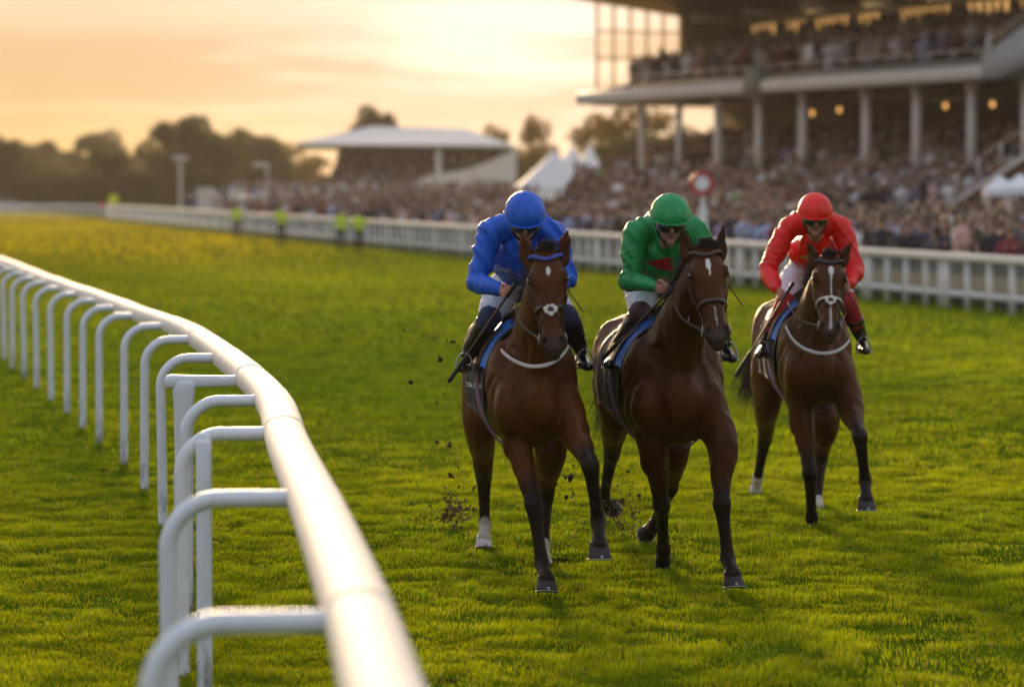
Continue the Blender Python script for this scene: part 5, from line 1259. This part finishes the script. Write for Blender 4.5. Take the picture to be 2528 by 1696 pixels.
    m = MB(); m.tube([HD(-.080, .0, -.0), HD(-.070, .02, -.075), HD(-.03, .035, -.118), HD(.03, .035, -.118), HD(.070, .02, -.075), HD(.080, 0, 0)], .004, .008, side=tuple(f), n=8, sub=3); m.build('chin_strap', M['strap_black'], root)
    for s in (-1, 1):
        m = MB(); m.ell(HD(s * .080, -.005, -.012), (.014, .045, .042), AX, n=14); m.build('ear_guard', M['strap_black'], root)
    return root, jb, HD

def silk(name, col, c2=None):
    return mat(name, col, .36, var=.15, nscale=7, bump=.8, bscale=16, bdist=.016, spec=.42)
def build_rider_points(q, Y):
    """q: picture places of the joints, Y: withers distance -> joints"""
    d = dict(head=-.42, neck=-.20, chest=-.02, pelvis=.40, sh=-.16, el=-.22, wr=-.44, kc=-.52, hip=.34, knee=.0, ankle=.20, toe=.02); J = {}
    for k in ('head', 'neck', 'chest', 'pelvis'): J[k] = W(*q[k], Y + d[k])
    for k, n in (('sh', 'shoulder'), ('el', 'elbow'), ('wr', 'wrist'), ('kc', 'knuckle'), ('hip', 'hip'), ('knee', 'knee'), ('ankle', 'ankle'), ('toe', 'toe')): J[n] = [W(*q[k][0], Y + d[k]), W(*q[k][1], Y + d[k])]
    return J
M['pad_beads'] = mat('browband_blue', (.03, .06, .35), .4, var=.5, nscale=150)
BAY1 = ((.048, .0125, .0020), (.105, .030, .0038), (.17, .066, .024)); BAY2 = ((.032, .0085, .0016), (.074, .020, .0028), (.14, .055, .022)); BAY3 = ((.038, .0112, .002), (.082, .025, .0036), (.15, .060, .025))
WHT = (.62, .58, .54)
# ---------------- horse 1 (blue rider)
Y1 = 18.36
r1 = dict(head=(1296, 542), neck=(1294, 598), chest=(1288, 640), pelvis=(1286, 690), sh=[(1213, 574), (1368, 574)], el=[(1176, 694), (1405, 690)], wr=[(1234, 716), (1352, 716)], kc=[(1266, 722), (1330, 724)],
          hip=[(1242, 715), (1335, 715)], knee=[(1205, 790), (1402, 785)], ankle=[(1152, 882), (1436, 868)], toe=[(1142, 905), (1450, 900)])
J1 = build_rider_points(r1, Y1)
H1 = horse(dict(label='bay horse nearest the rail with small white star and blue browband, under blue rider', seed=1, Yw=Y1, chest=(.150, 17.95), hip=(-.062, 19.55), coat=BAY1, hw=1.02,
    poll=W(1347, 634, Y1 - .80), muzzle=W(1367, 874, Y1 - 1.06), headx=np.array([1, 0, .02]), ears=[(W(1301, 645, Y1 - .80), W(1284, 572, Y1 - .78), 1), (W(1393, 642, Y1 - .80), W(1402, 570, Y1 - .78), -1)],
    fore=[dict(s=-1, el=W(1272, 1062, 18.05), kn=W(1317, 1244, 17.86), fe=W(1338, 1390, 17.84), co=W(1350, 1428, 17.70), w=.126, axis=(.02, .25, 1)),
          dict(s=1, el=W(1412, 1058, 17.92), kn=W(1457, 1148, 17.52), fe=W(1477, 1286, 17.62), co=W(1480, 1346, 17.50), w=.134, axis=(0, .12, 1))],
    hind=[dict(s=-1, st=W(1186, 1042, 19.45), hk=W(1194, 1168, 20.2), fe=W(1197, 1296, 20.30), co=W(1195, 1328, 20.22), sock=.05, pale=True, w=.12, hindleg=1),
          dict(s=1, st=W(1360, 1090, 18.95), hk=W(1347, 1215, 19.55), fe=W(1343, 1345, 19.4), co=W(1342, 1372, 19.3), sock=.05, pale=True, w=.12, hindleg=1)],
    marks=[(.17, .27, .014, .014, .004, WHT)], bridle=dict(mat='strap_black', beads=True, cross=True, nose=.58, pale_reins=False),
    hands=[J1['knuckle'][0] + [0, -.02, -.02], J1['knuckle'][1] + [0, -.02, -.02]], breast=[(1204, 826), (1222, 848), (1250, 878), (1280, 896), (1312, 905), (1342, 903), (1368, 894), (1390, 876), (1403, 856), (1411, 830)]))
R1, JB1, HD1 = rider(dict(J=J1, pitch=.50, yaw=.02, label='rider in blue silks and blue cap on the bay horse nearest the rail', silk=silk('silk_blue', (.002, .105, .60)), cap=silk('cap_blue', (.002, .100, .58)), legcol=mat('navy_sock', (.012, .02, .06), .7)), H1)
# ---------------- horse 2 (green rider)
Y2 = 18.55
r2 = dict(head=(1655, 547), neck=(1645, 602), chest=(1635, 645), pelvis=(1632, 690), sh=[(1573, 572), (1722, 574)], el=[(1552, 694), (1756, 688)], wr=[(1618, 708), (1738, 706)], kc=[(1654, 714), (1712, 716)],
          hip=[(1585, 705), (1680, 705)], knee=[(1580, 778), (1752, 772)], ankle=[(1518, 872), (1792, 852)], toe=[(1504, 896), (1806, 880)])
J2 = build_rider_points(r2, Y2)
H2 = horse(dict(label='dark bay horse in the middle with white star and plain brown bridle', seed=2, Yw=Y2, chest=(1.000, 18.12), hip=(.800, 19.75), wf=1.14, coat=BAY2, hw=1.03, mane_side=-1,
    poll=W(1738, 628, Y2 - .82), muzzle=W(1772, 850, Y2 - 1.12), headx=np.array([1, .06, .06]), ears=[(W(1692, 632, Y2 - .82), W(1681, 557, Y2 - .80), 1), (W(1781, 630, Y2 - .82), W(1789, 555, Y2 - .80), -1)],
    fore=[dict(s=-1, el=W(1614, 1110, 18.25), kn=W(1633, 1244, 18.45), fe=W(1638, 1355, 18.85), co=W(1637, 1384, 18.95), w=.105, axis=(0, -.5, 1)),
          dict(s=1, el=W(1782, 1098, 18.1), kn=W(1782, 1244, 17.95), fe=W(1797, 1378, 17.95), co=W(1810, 1418, 17.82), w=.128, axis=(-.05, .25, 1))],
    hind=[dict(s=-1, st=W(1522, 1015, 19.7), hk=W(1511, 1112, 20.35), fe=W(1491, 1225, 20.75), co=W(1500, 1246, 20.85), w=.115, axis=(-.3, -1, .35), hindleg=1),
          dict(s=1, st=W(1664, 1090, 19.2), hk=W(1652, 1200, 19.8), fe=W(1616, 1296, 20.1), co=W(1606, 1310, 20.2), w=.115, axis=(.3, -1, .3), hindleg=1)],
    marks=[(.13, .27, .018, .016, .000, WHT), (.27, .34, .005, .002, .002, WHT), (.66, .86, .007, .006, .002, (.35, .30, .28))], bridle=dict(mat='strap', nose=.60, nw=.013, pale_reins=False, martingale=True),
    hands=[J2['knuckle'][0] + [0, -.02, -.02], J2['knuckle'][1] + [0, -.02, -.02]]))
R2, JB2, HD2 = rider(dict(J=J2, pitch=.30, yaw=.06, label='rider in green silks and green cap crouched over the dark bay horse in the middle', silk=silk('silk_green', (.003, .27, .060)), cap=silk('cap_green', (.004, .29, .070)), legcol=mat('maroon_sock', (.045, .006, .010), .6)), H2)
# ---------------- horse 3 (red rider)
Y3 = 21.75
r3 = dict(head=(2012, 535), neck=(2013, 592), chest=(2012, 620), pelvis=(2002, 655), sh=[(1950, 560), (2075, 560)], el=[(1893, 668), (2112, 670)], wr=[(1920, 716), (2096, 704)], kc=[(1938, 742), (2076, 716)],
          hip=[(1962, 690), (2052, 690)], knee=[(1937, 752), (2092, 745)], ankle=[(1888, 848), (2128, 838)], toe=[(1876, 872), (2136, 862)])
J3 = build_rider_points(r3, Y3)
H3 = horse(dict(label='bay horse farthest from the rail with white stripe down its face, under red rider', seed=3, Yw=Y3, chest=(2.150, 21.28), hip=(2.075, 22.95), wf=.96, coat=BAY3, hw=1.03,
    poll=W(2046, 648, Y3 - .80), muzzle=W(2048, 834, Y3 - 1.10), headx=np.array([1, 0, 0]), ears=[(W(2011, 652, Y3 - .80), W(1990, 594, Y3 - .78), 1), (W(2081, 650, Y3 - .80), W(2106, 594, Y3 - .78), -1)],
    fore=[dict(s=-1, el=W(1978, 1018, 21.4), kn=W(1999, 1167, 21.25), fe=W(2004, 1278, 21.5), co=W(2005, 1296, 21.6), w=.105, axis=(0, -.3, 1)),
          dict(s=1, el=W(2102, 1010, 21.25), kn=W(2123, 1078, 20.80), fe=W(2136, 1186, 20.98), co=W(2139, 1232, 20.88), w=.130, axis=(0, .12, 1))],
    hind=[dict(s=-1, st=W(1893, 985, 22.85), hk=W(1888, 1082, 23.5), fe=W(1870, 1182, 23.7), co=W(1866, 1212, 23.75), sock=.12, pale=True, w=.115, axis=(0, -.6, .8), hindleg=1),
          dict(s=1, st=W(2038, 1030, 22.3), hk=W(2026, 1130, 22.9), fe=W(2018, 1238, 22.7), co=W(2022, 1254, 22.6), sock=.06, pale=True, w=.11, hindleg=1)],
    marks=[(.13, .27, .022, .022, .006, WHT), (.25, .60, .009, .005, .004, WHT), (.64, .95, .008, .014, .002, (.5, .42, .40))], bridle=dict(mat='strap_black', cross=True, nose=.56, nmat='fleece', pale_reins=False), tail=-.25,
    hands=[J3['knuckle'][0] + [.02, -.02, -.02], J3['knuckle'][1] + [0, -.02, -.02]], breast=[(1940, 806), (1950, 828), (1966, 848), (1992, 864), (2024, 873), (2052, 871), (2076, 862), (2096, 842), (2107, 815), (2108, 800)]))
R3, JB3, HD3 = rider(dict(J=J3, pitch=.30, yaw=.0, label='rider in red silks and red cap on the horse farthest from the rail', silk=silk('silk_red', (.80, .006, .006)), cap=silk('cap_red', (.85, .010, .006)), legcol=mat('red_sock', (.35, .008, .010), .6), longsock=True), H3)
# ---------------- marks on clothes and cloths
decal_text('Emir', 1218, 668, 15, R(9), JB1, 'jersey_lettering', M['text_white'], R1, sx=1.15)
decal_text('FLY', 1252, 686, 7, R(9), JB1, 'jersey_lettering', M['text_white'], R1, sx=1.2)
decal_poly([(1596, 648), (1662, 632), (1662, 672), (1622, 664)], JB2, 'red_chevron', mat('red_cloth', (.42, .012, .02), .5), R2)
decal_poly([(1972, 632), (2010, 628), (2006, 646), (1980, 640)], JB3, 'gold_patch', mat('gold_cloth', (.45, .25, .05), .5), R3)
decal_text('lexus', 1138, 952, 17, R(8), H1['cloth'], 'cloth_lettering', M['text_white'], H1['root'], shear=.1)
decal_text('us', 1496, 944, 13, R(8), H2['cloth'], 'cloth_lettering', M['text_white'], H2['root'])
# ---------------- whips
def whip(a, b, lab, flip=False):
    o = empty('riding_whip', tuple(a), lab, 'whip', 'riding whips'); d = nrm(b - a); m = MB(); m.tube([a, a + (b - a) * .74], [.0085, .006], n=10, sub=1); m.build('shaft', M['strap'], o)
    m = MB(); m.tube([a + (b - a) * .72, a + (b - a) * .80, b], [.007, .013, .013], [.007, .011, .010], n=10, sub=2); m.build('flap', M['strap_black'], o)
    m = MB(); m.tube([a - d * .02, a + d * .06], [.015, .0105], n=10, sub=1); m.build('handle', M['strap_black'], o)
k1 = J1['knuckle'][0]; whip(k1 + np.array([0, -.01, .03]), W(1109, 941, Y1 - .42), 'long black riding whip held slanting down in the blue rider\'s hand')
whip(J2['knuckle'][0] + np.array([0, -.01, -.01]), W(1489, 884, Y2 - .40), 'black riding whip held against the boot of the green rider')
whip(J3['knuckle'][0] + np.array([.04, -.015, .10]), W(1816, 928, Y3 - .55), 'riding whip with thick black end slanting down from the red rider\'s hand')
# ---------------- kicked up turf
clod = []
for k in range(5):
    r = np.random.default_rng(50 + k); b = MB(); b.ell((0, 0, 0), (1, 1, 1), n=10); me = b.mesh('clod'); V = getV(me); V *= (1 + r.normal(0, .33, (len(V), 1))); V += r.normal(0, .12, V.shape); V *= r.uniform(.6, 1.3, 3); setV(me, V); me.materials.append(M['dirt']); clod.append(me)
rr_ = random.Random(4)
def clods(n, px0, px1, py0, py1, Ya, Yb, smin, smax, lab):
    for i in range(n):
        x = rr_.uniform(px0, px1); y = py0 + (py1 - py0) * rr_.random() ** .7; c = W(x, y, rr_.uniform(Ya, Yb))
        if c[2] < .03: continue
        o = bpy.data.objects.new('turf_clod', clod[rr_.randrange(5)]); COL.objects.link(o); s = smin + (smax - smin) * rr_.random() ** 3; o.location = c; o.scale = (s, s * rr_.uniform(.5, 1), s * rr_.uniform(.5, 1.3)); o.rotation_euler = (rr_.random() * 6, rr_.random() * 6, rr_.random() * 6)
        tag(o, lab, 'turf clod', lab)
clods(70, 990, 1150, 740, 1330, 19.6, 21.5, .004, .017, 'dark clod of turf flying left of the leading horse')
clods(16, 1370, 1420, 1090, 1230, 20, 21, .006, .022, 'dark clod of turf flying between the two leading horses')
clods(26, 1490, 1580, 1060, 1330, 20, 21.2, .004, .014, 'dark clod of turf flying behind the middle horse')
def spray(name, px, py, Y, sx, sz, n, s, lab):
    m = MB(); r = np.random.default_rng(int(px)); c = W(px, py, Y)
    for i in range(n):
        q = c + r.normal(size=3) * [sx, .15, sz] ; q[2] = max(q[2], .02); ss = s * (.3 + r.random() ** 2 * 1.3); T3 = r.normal(size=(4, 3)) * ss + q; m.add(T3, [[0, 1, 2], [0, 2, 3], [0, 3, 1], [1, 3, 2]])
    o = m.build(name, mat(name + '_soil', (.16, .085, .04), .95, var=.3, nscale=40), smooth=False); tag(o, lab, 'soil spray', None, 'stuff')
spray('soil_spray', 1125, 1262, 20.3, .07, .06, 240, .011, 'spray of brown soil kicked up behind the hind hoof of the leading horse')
spray('soil_spray', 1538, 1272, 20.3, .075, .09, 420, .0075, 'spray of brown soil kicked up behind the middle horse')
# ================================================================== HAZE
hz = MB(); hz.hexa([[-260, -6, -1.2], [260, -6, -1.2], [260, 1000, -1.2], [-260, 1000, -1.2], [-260, -6, 34], [260, -6, 34], [260, 1000, 34], [-260, 1000, 34]])
mh = bpy.data.materials.new('haze_air'); mh.use_nodes = True; nt = mh.node_tree; nt.nodes.remove(nt.nodes['Principled BSDF'])
pv = nt.nodes.new('ShaderNodeVolumePrincipled'); pv.inputs['Density'].default_value = .00030; pv.inputs['Color'].default_value = (.95, .80, .62, 1); pv.inputs['Anisotropy'].default_value = .15
nt.links.new(pv.outputs[0], nt.nodes['Material Output'].inputs['Volume'])
haze = hz.build('haze', mh, smooth=False); tag(haze, 'warm evening haze over the course', 'haze', None, 'stuff')
